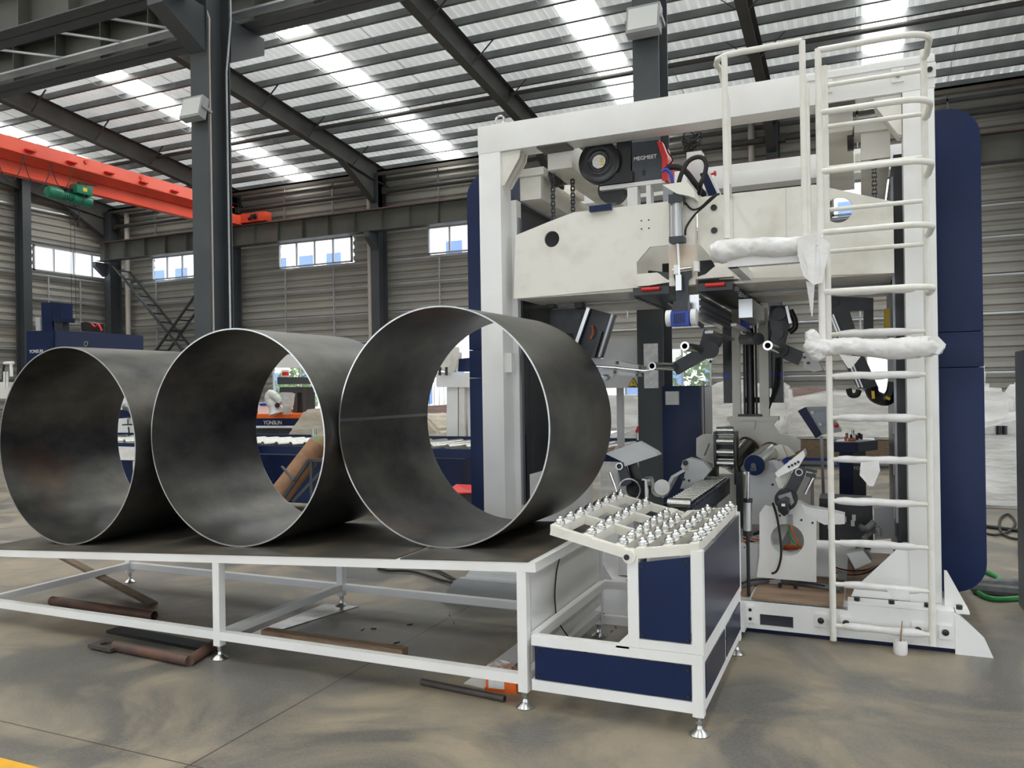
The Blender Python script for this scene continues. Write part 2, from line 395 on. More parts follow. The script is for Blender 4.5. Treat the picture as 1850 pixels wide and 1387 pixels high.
# cladding walls
def clad(name, along, a0, a1, z0, z1, pos, sgn, openings, m, label, ztop=None):
    """horizontal-ribbed cladding; along='x' -> wall in X at Y=pos, 'y' -> wall in Y at X=pos"""
    mb = MB(); brk = sorted({a0, a1, *[o[0] for o in openings], *[o[1] for o in openings]}); p = .25
    prof = [(0, 0), (.115, 0), (.145, .045), (.22, .045)]
    for u0, u1 in zip(brk, brk[1:]):
        um = (u0+u1)/2; segs = [(z0, z1)]
        for o in openings:
            if o[0] <= um <= o[1]:
                ns = []
                for s0, s1 in segs:
                    if o[2] > s0: ns.append((s0, min(o[2], s1)))
                    if o[3] < s1: ns.append((max(o[3], s0), s1))
                segs = [q for q in ns if q[1]-q[0] > 1e-4]
        for s0, s1 in segs:
            pts = []; k = math.floor(s0/p)-1
            def dep(z):
                t = (z % p)
                if t < .115: return 0
                if t < .145: return .07*(t-.115)/.03
                if t < .22: return .07
                return .07*(1-(t-.22)/.03)
            zz = {round(s0, 5), round(s1, 5)}
            while k*p < s1:
                for q, _ in prof:
                    if s0 < k*p+q < s1: zz.add(round(k*p+q, 5))
                k += 1
            zz = sorted(zz)
            for za, zb in zip(zz, zz[1:]):
                da = pos+sgn*dep(za+1e-6); db = pos+sgn*dep(zb-1e-6)
                if along == 'x': v = [(u0, da, za), (u1, da, za), (u1, db, zb), (u0, db, zb)]
                else: v = [(da, u0, za), (da, u1, za), (db, u1, zb), (db, u0, zb)]
                mb.bm.faces.new([mb.bm.verts.new(q) for q in v])
    o = mb.build(name, m, smooth=.1); struct(o, label, 'wall'); return o
HW = (5.93, 6.78)
OPB = [(-24.3, -21.3, *HW), (-18.35, -15.33, *HW), (-12.45, -9.4, *HW), (-6.5, -3.5, *HW), (-.62, 2.4, *HW), (5.5, 8.5, *HW),
       (-18.7, -15.2, 1.05, 2.62), (-13.25, -9.3, 0, 3.55), (-6.9, -3.72, 0, 2.72), (.1, 1.35, 1.15, 2.45)]
wb = clad('wall_back', 'x', -26.3, 13, 0, 8.9, 22.05, 1, OPB, CLAD, 'corrugated beige grey cladding wall with high windows')
OPL = [(18.72, 21.8, 6.05, 6.93)]
wl = clad('wall_left', 'y', -14, 22.05, 0, 13.2, -26.35, -1, OPL, CLAD, 'corrugated cladding gable wall on the far left')
wf_ = clad('wall_front', 'x', -26.3, 13, 0, 13.2, -14.0, -1, [(-24, -14, 0, 5), (-10, -1.5, 0, 6.5), (2.5, 10, 0, 5.5)], CLAD, 'cladding wall behind the camera with three large door openings')
wr_ = clad('wall_right', 'y', -14, 22.05, 0, 13.2, 13.0, 1, [(-8, 2, 0, 6), (6, 14, 0, 5)], CLAD, 'cladding wall at the right beyond the view')
for z in (3.3, 4.2, 5.1, 5.86, 6.84, 1.9, .9):
    brk = [-26.2, 12.8]
    segs = [(-26.2, 12.8)]
    for o in OPB:
        if o[2] < z < o[3]:
            segs = [q for s in segs for q in ((s[0], min(s[1], o[0])), (max(s[0], o[1]), s[1])) if q[1]-q[0] > .1]
    for a, b in segs:
        m_ = MB(); m_.box(a, b, 21.84, 21.96, z-.006, z+.006); m_.box(a, b, 21.84, 21.85, z-.05, z+.006)
        m_.build('girt', PURLB, wb, label='bright galvanised girt')
for z in (7.4, 8.45):
    MB().box(-26.2, 12.8, 21.86, 21.98, z-.04, z+.04).build('girt', PURL, wb)
for z in (3.3, 4.2, 5.1, 5.93, 7.1, 2.3, 1.2, 8.2):
    m_ = MB(); m_.box(-26.3, -26.16, 0, 21.9, z-.006, z+.006); m_.box(-26.17, -26.16, 0, 21.9, z-.055, z+.006)
    m_.build('girt', PURLB, wl, label='bright galvanised girt')
for i in range(len(GX)-1):
    for t in (1/3, 2/3):
        X = GX[i]+6*t
        if any(o[0] < X < o[1] and o[2] < 1 for o in OPB): zr = [(3.6, 5.86), (6.84, 8.6)]
        elif any(o[0] < X < o[1] and o[2] < 2 for o in OPB): zr = [(0, 1.0), (2.65, 5.86), (6.84, 8.6)]
        else: zr = [(0, 5.86), (6.84, 8.6)]
        for a, b in zr: MB().box(X-.02, X+.02, 21.86, 21.9, a, b).build('sag_rod', PURLB, wb)
for Y in (19.2, 20.45):
    MB().box(-26.24, -26.2, Y-.02, Y+.02, 0, 5.95).build('sag_rod', PURLB, wl)
for Y in (2, 4, 8, 10, 14, 16):
    MB().box(-26.24, -26.2, Y-.02, Y+.02, 0, 9.5).build('sag_rod', PURLB, wl)
# windows
def window(n, x0, x1, z0, z1, pos, panes, along='x', name='window'):
    def B(mb, a0, a1, p0, p1, c0, c1):
        if along == 'x': mb.box(a0, a1, p0, p1, c0, c1)
        else: mb.box(p0, p1, a0, a1, c0, c1)
    m_ = MB(); t = .045
    B(m_, x0, x1, pos-.04, pos+.04, z0, z0+t); B(m_, x0, x1, pos-.04, pos+.04, z1-t, z1)
    B(m_, x0, x0+t, pos-.04, pos+.04, z0, z1); B(m_, x1-t, x1, pos-.04, pos+.04, z0, z1)
    for i in range(1, panes):
        x = x0+(x1-x0)*i/panes; B(m_, x-.025, x+.025, pos-.03, pos+.03, z0, z1)
    o = m_.build(f'{name}_{n}', TARP); struct(o)
    g = MB(); B(g, x0, x1, pos-.004, pos+.004, z0, z1); g.build('glass', GLASS, o)
    return o
wn = 1
for a, b, c, d in OPB:
    if c > 5: 
        window(wn, a, b, c, d, 22.0, 4)['label'] = 'high four pane window in the back wall'; wn += 1
for q in (dict(x0=-18.7, x1=-15.2, z0=1.05, z1=2.62, panes=3), dict(x0=.1, x1=1.35, z0=1.15, z1=2.45, panes=1)):
    window(wn, q['x0'], q['x1'], q['z0'], q['z1'], 22.0, q['panes'])['label'] = 'low window in the back wall'; wn += 1
window(wn, 18.72, 21.8, 6.05, 6.93, -26.32, 4, 'y')['label'] = 'high window in the left gable wall'
d1 = window(1, -6.9, -3.72, 0, 2.72, 22.0, 4, 'x', 'door'); d1['label'] = 'glazed door opening looking out at trees'
MB().box(-6.9, -3.72, 21.96, 22.04, 2.28, 2.34).build('transom', TARP, d1)

# columns on the grid
def hcol(x, y0, y1, z1, m=STEELC, wd=.33, lab='', extra=None):
    t = thing('steel_column', lab, 'column', (x, (y0+y1)/2, 0), None)
    m_ = MB(); m_.box(x-wd/2, x+wd/2, y0, y0+.018, 0, z1); m_.box(x-wd/2, x+wd/2, y1-.018, y1, 0, z1); m_.box(x-.006, x+.006, y0+.018, y1-.018, 0, z1)
    m_.build('shaft', m, t); MB().box(x-wd/2-.02, x+wd/2+.004, y0-.05, y1+.05, 0, .03).build('base_plate', m, t)
    return t
LC = {-8: 'tall dark grey steel column with two conduits beside the left floodlight', -2: 'tall dark grey steel column behind the gantry with papers taped on it'}
cols = {}
for x in (-26, -20, -14, -8, -2, 4, 10):
    if x in (-26, 10): continue
    lab = LC.get(x, 'dark grey inner column outside the view')
    if x in (-8, -2): cols[x] = hcol(x+(.045 if x == -8 else .035), 8.0, 8.42, 10.4, lab=lab, wd=.29 if x == -8 else .27)
wlab = {-26: 'wall column in the far left corner of the hall', -20: 'wall column standing behind the front left column', -14: 'wall column between the two left high windows and the third', -8: 'wall column hidden behind the left gantry post',
        -2: 'wall column seen above the crosshead through the gantry', 4: 'wall column at the far right'}
for x in (-26, -20, -14, -8, -2, 4):
    t = hcol(x+(.15 if x == -26 else 0), 21.3, 21.8, roof_z(21.5, 8.45), wd=.3, lab=wlab[x])
    MB().prism([(20.85, 6.45), (21.3, 6.1), (21.3, 6.6), (20.85, 6.6)], x-.1, x+.1, axis='x').build('corbel', STEELC, t)
for x in (-8, -2):
    t = cols[x]; X = x+.04
    MB().prism([(8.0, 6.15), (7.30, 6.50), (7.30, 6.74), (8.0, 6.74)], X-.13, X+.13, axis='x').build('corbel', STEELC, t)
    MB().prism([(8.43, 6.15), (9.10, 6.50), (9.10, 6.74), (8.43, 6.74)], X-.16, X+.16, axis='x').build('corbel', STEELC, t)
gc = thing('gable_column', 'dark navy gable column rising against the left end wall', 'column', (-26, 18.1, 0))
m_ = MB(); m_.box(-26.15, -26.13, 17.95, 18.25, 0, 9.3); m_.box(-25.75, -25.73, 17.95, 18.25, 0, 9.3); m_.box(-26.15, -25.75, 18.09, 18.11, 0, 9.3); m_.build('shaft', STEELC, gc)
gc2 = thing('gable_column', 'gable column at the left picture edge', 'column', (-26, 12.1, 0))
m_ = MB(); m_.box(-26.15, -26.13, 11.95, 12.25, 0, 9.9); m_.box(-25.75, -25.73, 11.95, 12.25, 0, 9.9); m_.box(-26.15, -25.75, 12.09, 12.11, 0, 9.9); m_.build('shaft', STEELC, gc2)

# rafters
for x in (-26, -20, -14, -8, -2, 4, 10):
    lab = {-20: 'dark rafter above the orange crane, leftmost long one', -14: 'dark rafter just right of the front left column', -8: 'dark rafter running down to the back left corner of the gantry',
           -2: 'dark rafter seen behind the guard rail of the ladder', -26: 'dark rafter along the left gable wall', 4: 'dark rafter at the upper right edge', 10: 'dark rafter beyond the right edge'}[x]
    t = thing('roof_rafter', lab, 'rafter', (x, 21.5, 8.3)); mb = MB()
    for pa, pb in ((22.0, -13.9),):
        for (za, zb, hw) in ((-.745, -.725, .11), (-.215, -.20, .11)):
            mb._faces([(x-hw, pa, roof_z(pa)+za), (x+hw, pa, roof_z(pa)+za), (x+hw, pb, roof_z(pb)+za), (x-hw, pb, roof_z(pb)+za),
                       (x-hw, pa, roof_z(pa)+zb), (x+hw, pa, roof_z(pa)+zb), (x+hw, pb, roof_z(pb)+zb), (x-hw, pb, roof_z(pb)+zb)],
                      [(0, 1, 2, 3), (7, 6, 5, 4), (0, 4, 5, 1), (1, 5, 6, 2), (2, 6, 7, 3), (3, 7, 4, 0)])
        mb._faces([(x-.006, pa, roof_z(pa)-.73), (x+.006, pa, roof_z(pa)-.73), (x+.006, pb, roof_z(pb)-.73), (x-.006, pb, roof_z(pb)-.73),
                   (x-.006, pa, roof_z(pa)-.2), (x+.006, pa, roof_z(pa)-.2), (x+.006, pb, roof_z(pb)-.2), (x-.006, pb, roof_z(pb)-.2)],
                  [(0, 1, 2, 3), (7, 6, 5, 4), (0, 4, 5, 1), (1, 5, 6, 2), (2, 6, 7, 3), (3, 7, 4, 0)])
    mb.build('beam', RAFT, t)
    hb = MB(); hb.prism([(21.9, 7.45), (21.25, 7.6), (19.6, roof_z(19.6)-.72), (21.9, roof_z(21.9)-.72)], x-.006, x+.006, axis='x')
    hb.prism([(21.3, 7.58), (21.25, 7.60), (19.6, roof_z(19.6)-.73), (19.6, roof_z(19.6)-.75)], x-.11, x+.11, axis='x')
    hb.build('haunch', RAFT, t)
    for yb in (20.1, 18.0, 16.1, 14.2, 12.2):
        for s in (-1, 1):
            MB().bar((x+s*.05, yb, roof_z(yb)-.7), (x+s*.62, yb, roof_z(yb)-.2), .05, .006).build('fly_brace', RAFT, t)
# eave strut pipe and gutter board
ep = thing('eave_strut', 'round grey strut pipe below the eave along the back wall', 'pipe', (-7, 21.7, 8.0))
for a, b in zip(GX[:-2], GX[1:]):
    MB().cyl((a+.3, 21.62, 8.0), (b-.2, 21.62, 8.0), .075, n=16).build('pipe', RAFT, ep)
    MB().box(a+.15, a+.3, 21.52, 21.72, 7.9, 8.1).build('end_plate', RAFT, ep)
ev = MB().box(-26.2, 12.8, 21.5, 21.83, 8.60, 8.66); ev.box(-26.2, 12.8, 21.5, 21.52, 8.5, 8.66)
tag(ev.build('eave_gutter', mat('gutter_brown', (.16, .14, .12), .5)), 'brownish gutter board under the roof edge along the back wall', 'gutter')
# downpipes
for x, lab in ((-25.3, 'pale downpipe in the far left corner behind the ladder brace'), (-14.45, 'pale downpipe beside the wall column left of the gantry'), (-2.55, 'pink downpipe seen between top beams of the gantry')):
    tag(MB().cyl((x, 21.73, 0), (x, 21.73, 8.5), .09, n=18).build('downpipe', PINK), lab, 'pipe')

# crane girders
def girder(yc, z0, z1, x0, x1, step, lab, hw=.2, rail=True):
    t = thing('crane_girder', lab, 'beam', ((x0+x1)/2, yc, z0)); m_ = MB()
    m_.box(x0, x1, yc-hw, yc+hw, z0, z0+.018); m_.box(x0, x1, yc-hw, yc+hw, z1-.018, z1); m_.build('flange', STEELC, t)
    MB().box(x0, x1, yc-.006, yc+.006, z0, z1).build('web', GIRD, t)
    x = x0+.4
    while x < x1: MB().box(x-.006, x+.006, yc-hw+.02, yc+hw-.02, z0+.018, z1-.018).build('stiffener', GIRD, t); x += step
    if rail: MB().box(x0, x1, yc-.03, yc+.03, z1, z1+.06).build('rail', mat('rail_rust', (.22, .09, .06), .5), t)
    return t
girder(7.55, 6.75, 7.42, -26, 12, 1.0, 'heavy crane girder with stiffeners in the upper left corner')
g2 = girder(8.85, 6.77, 7.42, -26, 12, 1.0, 'second crane girder behind the first at upper left')
MB().box(-26, 12, 8.58, 8.66, 6.90, 6.93).box(-26, 12, 8.655, 8.66, 6.84, 6.93).build('cable_tray', PURLB, g2)
girder(21.05, 6.62, 7.28, -25.9, 12.8, 1.0, 'long crane girder along the back wall above the windows', hw=.17)
for i, x in enumerate([-12.3, -11.4, -10.6, -9.9]):
    pass
for k, x in enumerate((-13.2, -11.6, -10.3, -9.3)):
    tag(MB().bar((x, 7.72, 6.765), (x+.25, 8.68, 6.95), .03, .03).build('lacing_bar', PURLB), 'thin galvanised lacing bar between the two upper left crane girders', 'bar', 'lacing bars between the girders')

# conduits and floodlights on the columns
cdt = MB().tube([(-8.06+.10, 8.06, 10), (-7.93, 8.05, 6.9), (-7.82, 8.06, 6.6), (-7.87, 8.1, 6.2), (-7.87, 8.1, 2.0), (-7.87, 8.1, .1)], .016, n=8)
tag(cdt.build('conduit', PINK), 'thin cream conduit running down the left column', 'pipe')
cdt = MB().tube([(-7.75, 8.38, 10), (-7.75, 8.38, 6.7), (-7.82, 8.36, 6.0), (-7.82, 8.36, .1)], .014, n=8)
tag(cdt.build('conduit', PURLB), 'thin silver conduit on the rear flange of the left column', 'pipe')
def floodlight(c, lab, k, sc_=1.0):
    """lamp head tilted down, turned to the hall"""
    t = thing('floodlight', lab, 'lamp', c)
    T = Matrix.Translation(Vector(c)) @ Matrix.Rotation(k, 4, 'Z') @ Matrix.Rotation(math.radians(-14), 4, 'X') @ Matrix.Scale(sc_, 4)
    m_ = MB().box(-.17, .17, -.03, .09, -.15, .15)
    for i in range(9): m_.box(-.15+i*.0355, -.14+i*.0355, .05, .10, -.13, .13)
    m_.xf(T).build('housing', GREYP, t, bevel=.006)
    MB().box(-.15, .15, -.036, -.029, -.12, .12).xf(T).build('lamp_glass', SCREEN, t)
    m_ = MB().box(-.19, -.178, -.01, .16, -.02, .02).box(.178, .19, -.01, .16, -.02, .02).box(-.19, .19, .15, .162, -.02, .02)
    m_.xf(T).build('bracket', GREYP, t, label='pale steel bracket')
p = PY(350, 197, 7.90); floodlight((p[0]+.02, 7.86, p[2]), 'rectangular floodlight bolted to the left column', math.radians(0))
p = PY(1164, 38, 7.90); floodlight((p[0], 7.86, p[2]), 'rectangular floodlight bolted high on the column behind the gantry', math.radians(0))

# paper sheets and foil on the right column
pp = MB(); a = PY(1163, 621, 7.995); b = PY(1190, 701, 7.995)
tag(MB().box(a[0], b[0], 7.985, 7.992, b[2], a[2]).build('taped_paper_sheet', FOIL), 'long shiny paper strip taped to the column behind the gantry', 'paper')

# diagonal ladder-like brace between wall columns in the corner
br = thing('column_brace', 'crossed lattice brace of paired angles in the far left bay', 'brace', (-23, 21.4, 0))
def lattice(p0, p1, nb):
    p0 = Vector(p0); p1 = Vector(p1)
    for dy in (0, .55): MB().bar(p0+Vector((0, -dy, 0)), p1+Vector((0, -dy, 0)), .09, .05).build('chord', STEELC, br)
    for i in range(nb):
        q = p0.lerp(p1, (i+.5)/nb); MB().bar(q+Vector((0, 0, 0)), q+Vector((0, -.55, 0)), .03, .05).build('batten', STEELC, br)
lattice((-25.4, 21.75, 6.45), (-20.2, 21.75, 1.4), 15); lattice((-20.3, 21.75, 6.2), (-25.6, 21.75, 1.0), 15)

# bridge crane
bc = thing('bridge_crane', 'orange overhead bridge crane spanning the left bay', 'crane', (-19.3, 14, 7.2))
X = -19.3; y0, y1 = 9.0, 20.6
def sect(pts): return pts
m_ = MB()
upper = [(X-.26, 7.72), (X-.22, 8.06), (X+.22, 8.06), (X+.26, 7.72), (X+.05, 7.52), (X-.05, 7.52)]
low = [(X-.012, 7.16), (X-.012, 7.52), (X+.012, 7.52), (X+.012, 7.16)]
m_.prism(upper, y0, y1-.9)
A = [m_.bm.verts.new((a, y1-.9, c)) for a, c in upper]; B = [m_.bm.verts.new((a, y1+.35, 7.30+(c-7.52)*.3)) for a, c in upper]
for i in range(6): m_.bm.faces.new((A[i], A[(i+1) % 6], B[(i+1) % 6], B[i]))
m_.bm.faces.new(B[::-1])
m_.build('box_girder', ORANGE, bc)
MB().prism([(X-.006, 7.19), (X-.006, 7.53), (X+.006, 7.53), (X+.006, 7.19)], y0, y1).box(X-.11, X+.11, y0, y1, 7.17, 7.19).build('runway_flange', ORANGE, bc)
MB().bar((X+.27, y0, 7.70), (X+.27, y1-.9, 7.70), .02, .02).build('cable_rail', ORANGE, bc)
MB().box(X-1.2, X+1.32, 20.88, 21.2, 7.36, 7.66).build('end_truck', ORANGE, bc, bevel=.01)
MB().box(X-1.2, X+1.32, 7.4, 7.7, 7.50, 7.78).build('end_truck', ORANGE, bc, bevel=.01)
MB().box(X-.3, X+.3, 7.6, y0+.1, 7.5, 8.0).build('girder_end', ORANGE, bc)
MB().box(X-.3, X+.3, 20.4, 20.95, 7.30, 7.60).build('girder_end', ORANGE, bc)
for i in range(10):
    yb = 9.9+i*1.15
    MB().box(X+.24, X+.34, yb, yb+.28, 7.80, 7.83).build('cable_bracket', RED, bc)
MB().cyl((X+.92, 20.70, 7.5), (X+.92, 20.95, 7.5), .07).cyl((X+.75, 20.75, 7.42), (X+1.08, 20.75, 7.55), .055).build('drive_motor', BLACK, bc)
for yb in (15.1, 16.9): MB().lathe([(.06, -.02), (.06, .02)], (X+.25, yb, 7.95), (1, 0, 0)).build('lifting_lug', ORANGE, bc)
# festoon cable
pts = []
hang = [12.6, 13.35, 14.15, 14.95, 15.1]
for a, b, dp in ((11.2, 12.6, .75), (12.6, 13.3, .75), (13.3, 14.05, .75), (14.05, 14.65, .62)):
    seg = [(X+.29, a+(b-a)*t, 7.66-dp*math.sin(PI*t)**.7 if 0 < t < 1 else 7.66) for t in (0, .08, .25, .5, .75, .92)]
    MB().tube([(X+.29, a, 7.66)]+seg[1:]+[(X+.29, b, 7.66)], .012, n=6, smooth=3).build('festoon_cable', RUBBER, bc)
# hoist (hangs on the runway flange)
h = thing('electric_hoist', 'green electric hoist hanging under the orange crane girder', 'hoist', (X, 14.7, 6.9))
yc = 14.75
MB().cyl((X+.08, yc+.02, 6.92), (X+.08, yc+.58, 6.92), .14, n=24).build('drum', GREEN, h)
MB().cyl((X+.08, yc-.62, 6.95), (X+.08, yc-.30, 6.95), .155, n=24).lathe([(.155, 0), (.13, .05), (.06, .07)], (X+.08, yc-.62, 6.95), (0, -1, 0)).build('motor', GREEN, h)
m_ = MB().cyl((X+.08, yc-.30, 6.94), (X+.08, yc+.02, 6.94), .09)
for i in range(5): m_.cyl((X+.08, yc-.28+i*.06, 6.94), (X+.08, yc-.25+i*.06, 6.94), .11)
m_.build('gearbox', GREEN, h)
MB().box(X+.02, X+.3, yc+.02, yc+.50, 7.05, 7.30).build('control_box', GREEN, h, bevel=.03)
MB().box(X+.302, X+.306, yc+.20, yc+.32, 7.12, 7.22).build('badge', YEL, h)
MB().box(X-.14, X+.14, yc-.15, yc+.15, 7.06, 7.165).build('trolley', BLACK, h)
MB().bar((X+.3, yc+.05, 7.32), (X+.3, yc+.62, 7.36), .05, .04).bar((X+.3, yc+.3, 7.35), (X+.25, yc+.22, 6.78), .02, .02).build('cable_arm', BLACK, h)
for yy in (yc-.02, yc+.1): MB().cyl((X+.08, yy, 6.85), (X+.08, yy, 3.7), .006, n=6).build('rope', RUBBER, h)
MB().cyl((X+.08, yc+.25, 6.8), (X+.08, yc+.25, 6.3), .008, n=6).box(X+.03, X+.13, yc+.2, yc+.3, 6.2, 6.32).build('hook_block', BLACK, h)

# outside: pale facade with blue windows, trees
fb = thing('outside_building', 'white office building with blue windows seen through high windows', 'building', (-12, 34, 0))
MB().box(-46, 8, 34, 34.5, 0, 13).build('facade', BLDG, fb)
for r in range(4):
    for c in range(24):
        x = -41+c*1.75; z = 1.0+r*3.05
        MB().box(x, x+.85, 33.93, 34.0, z, z+1.7).build('window', BLDW, fb)
fb2 = thing('outside_building', 'white building outside the left gable window', 'building', (-38, 20, 0))
MB().box(-40, -39.5, 8, 33, 0, 12).build('facade', BLDG, fb2)
def tree(x, y, hgt, lab):
    t = thing('tree', lab, 'tree', (x, y, 0)); MB().cyl((x, y, 0), (x, y, hgt*.6), .12, .07).build('trunk', WOODD, t)
    m_ = MB()
    for i in range(420):
        a = random.uniform(0, 2*PI); u = random.uniform(-1, 1); rr = random.random()**.4
        c = Vector((x+rr*math.cos(a)*math.sqrt(1-u*u)*hgt*.38, y+rr*math.sin(a)*math.sqrt(1-u*u)*hgt*.38, hgt*.62+rr*u*hgt*.36))
        d1_ = Vector((random.uniform(-1, 1), random.uniform(-1, 1), random.uniform(-1, 1))).normalized()*.13; d2_ = d1_.cross(Vector((random.random(), .3, random.random()))).normalized()*.1
        m_.bm.faces.new([m_.bm.verts.new(c+q) for q in (-d1_, d2_, d1_, -d2_)])
    m_.build('foliage', LEAF, t)
for x, y, hh, lab in ((-4.6, 25.5, 3.0, 'leafy tree outside the glazed door'), (-18.9, 25, 3.2, 'leafy tree outside the low window behind the middle ring'), (-22.5, 28, 3.0, 'second tree further left outside the low window')): tree(x, y, hh, lab)
gd = MB().box(-70, 60, -80, 80, -.4, -.21); struct(gd.build('floor_outside', mat('outside_ground', (.6, .6, .57), .8)), 'pale paving outside the hall', 'floor')
# iron fence outside the roller door
fe = thing('outside_fence', 'barred iron fence outside the open doorway', 'fence', (-13, 24, 0))
m_ = MB()
for i in range(40): m_.box(-16.5+i*.19, -16.485+i*.19, 24, 24.015, 0, 2.2)
m_.box(-16.5, -9, 23.99, 24.03, 2.1, 2.13); m_.box(-16.5, -9, 23.99, 24.03, .3, .33); m_.build('panel', TEAL, fe)
# ================================================================== LOADING TABLE, RINGS, BALL TABLE
def tab(X): return .657 + .051*(X+3.69)
def level_foot(mb_unused, x, y, z, parent, label=None):
    f = MB().lathe([(.048, 0), (.050, .006), (.044, .012), (.018, .030), (.014, .046), (.0, .046)], (x, y, 0), n=20).build('levelling_foot', ZINC, parent)
    r = MB().cyl((x, y, .04), (x, y, z), .009, n=10).lathe([(.017, .055), (.017, .067)], (x, y, 0), n=6).lathe([(.017, z-.022), (.017, z-.008)], (x, y, 0), n=6)
    r.build('threaded_rod', ZINC, f)
TX0, TX1, TYF, TYB = -5.93, -1.54, 3.80, 5.07
lt = thing('loading_table', 'long white steel frame table carrying the three big steel rings', 'table', (-3.7, 4.4, 0))
q = .025
m_ = MB()
def slope_rail(mb, y):
    mb.bar((TX0-.03, y, tab(TX0)-.032), (TX1, y, tab(TX1)-.032), .05, .05)
slope_rail(m_, TYF); slope_rail(m_, TYB); 
for x in (TX0, -3.68, TX1-.025): m_.bar((x, TYF, tab(x)-.032), (x, TYB, tab(x)-.032), .05, .05)
m_.build('top_frame', WHITE, lt)
m_ = MB()
for y in (TYF, TYB): m_.box(TX0-.025, -1.60, y-q, y+q, .125, .175)
for x in (TX0, -3.68, -1.62): m_.box(x-q, x+q, TYF+q, TYB-q, .125, .175)
m_.build('lower_frame', WHITE, lt)
for x in (TX0, -3.68, -1.62):
    for y in (TYF, TYB):
        MB().box(x-q-.0012, x+q+.0012, y-q-.0012, y+q+.0012, .085, tab(x)-.057).build('leg', WHITE, lt); level_foot(None, x, y, .09, lt)
MB().box(-1.612, -1.600, TYF+.06, TYB-.03, .215, tab(-1.6)-.055).build('end_panel', WHITE, lt)
for a, b in ((TX0-.03, -2.375), (-2.345, TX1-.04)):
    m_ = MB(); za, zb = tab(a), tab(b)
    m_._faces([(a, TYF-.028, za-.006), (a, TYB, za-.006), (a, TYB, za), (a, TYF-.028, za), (b, TYF-.028, zb-.006), (b, TYB, zb-.006), (b, TYB, zb), (b, TYF-.028, zb)],
              [(0, 1, 2, 3), (7, 6, 5, 4), (0, 4, 5, 1), (1, 5, 6, 2), (2, 6, 7, 3), (3, 7, 4, 0)])
    m_.build('top_plate', PLATE, lt, label='scuffed dark steel top plate')

def ring(x, y, R, th, L, lab, seam, ox=0, oz=0):
    z = tab(x)+R+.001; t = thing('steel_ring', lab, 'steel ring', (x, y, z-R), 'rolled steel rings on the loading table')
    n = 160; T = Matrix.Translation((x, y, z)) @ Matrix.Rotation(-th, 4, 'Z')
    tk = .009
    z0 = z-R+oz; T = Matrix.Translation((x, y, z0)) @ Matrix.Rotation(-th, 4, 'Z')
    mb = MB(); rings = []
    for (a, b, yy) in ((ox, oz, 0), (ox, oz, L), (ox-tk, oz-tk, L), (ox-tk, oz-tk, 0)):
        rings.append([mb.bm.verts.new((a*math.cos(2*PI*k/n), yy, b*math.sin(2*PI*k/n))) for k in range(n)])
    for i, j in ((0, 1), (2, 3)):
        for k in range(n): mb.bm.faces.new((rings[i][k], rings[i][(k+1) % n], rings[j][(k+1) % n], rings[j][k]))
    mb.xf(T).build('shell', RING, t)
    for y0, y1 in ((0, -.0015), (L, L+.0015)):
        mb = MB(); c = []
        for (a, b, yy) in ((ox, oz, y0), (ox, oz, y1), (ox-tk, oz-tk, y1), (ox-tk, oz-tk, y0)):
            c.append([mb.bm.verts.new((a*math.cos(2*PI*k/n), yy, b*math.sin(2*PI*k/n))) for k in range(n)])
        for i in range(4):
            for k in range(n): mb.bm.faces.new((c[i][k], c[i][(k+1) % n], c[(i+1) % 4][(k+1) % n], c[(i+1) % 4][k]))
        mb.xf(T).build('cut_edge', ZINC, t, label='bright ground edge')
    a = math.radians(seam); mb = MB()
    mb.bar(((ox-tk)*math.cos(a), .002, (oz-tk)*math.sin(a)), ((ox-tk)*math.cos(a), L-.002, (oz-tk)*math.sin(a)), .010, .018).xf(T).build('weld_seam', RAIL_ST, t)
ring(-5.27, 3.96, .72, .026, 1.02, 'leftmost dark rolled steel ring lying on the loading table', 25, .735, .714)
ring(-3.735, 4.0, .72, .024, 1.0, 'middle dark rolled steel ring with the gas cylinder visible through it', 25, .742, .708)
ring(-2.262, 4.07, .715, .038, 1.02, 'rightmost rolled steel ring with a weld seam, in front of the gantry post', 177, .713, .705)

# discharge frame with ball transfer units
bt = thing('ball_transfer_table', 'white and navy V-shaped ball transfer table at the front', 'table', (-1.1, 4.4, 0))
XL, XR, YF, YB = -1.60, -.725, 3.80, 5.03
m_ = MB()
for z0, z1 in ((.105, .16), (.335, .385)):
    for y in (YF, YB): m_.box(XL+.03, XR+.025, y-q, y+q, z0, z1)
    m_.box(XR-q, XR+q-.0005, YF+q, YB-q, z0+.0006, z1-.0006)
m_.box(XL+.01, XL+.05, YF+q, YB-q, .335, .385); m_.box(-1.055, -1.005, YF+q, YB-q, .3355, .3845)
m_.box(XR-q, XR+q, YF+.62, YF+.65, .16, .335)
m_.build('base_frame', WHITE, bt)
for x, y in ((XR, YF), (XR, YB), (-1.19, YB)):
    MB().box(x-q-.0012, x+q+.0012, y-q-.0012, y+q+.0012, .09, .3345).build('leg', WHITE, bt); level_foot(None, x, y, .1, bt)
m_ = MB()
for x, zt in ((-1.03, .83), (-.722, .885)):
    for y in (YF, YB): m_.box(x-.027, x+.027, y-q-.001, y+q+.001, .386, zt-.012)
m_.box(-1.03, -.72, YF-q, YF+q, .3862, .43); m_.box(-.745, -.70, YF, YB, .3864, .42)
m_.prism([(-1.055, .375), (-1.12, .375), (-1.12, .385), (-1.055, .45)], YF-q, YF+.02)
m_.build('upper_frame', WHITE, bt)
MB().box(XL+.05, XR-.03, YF-.028, YF-.022, .165, .33).build('lower_panel', NAVY, bt)
MB().box(XR+.0262, XR+.03, YF+.03, YF+.61, .165, .33).box(XR+.0262, XR+.03, YF+.66, YB-.03, .165, .33).build('side_panel', NAVY2, bt)
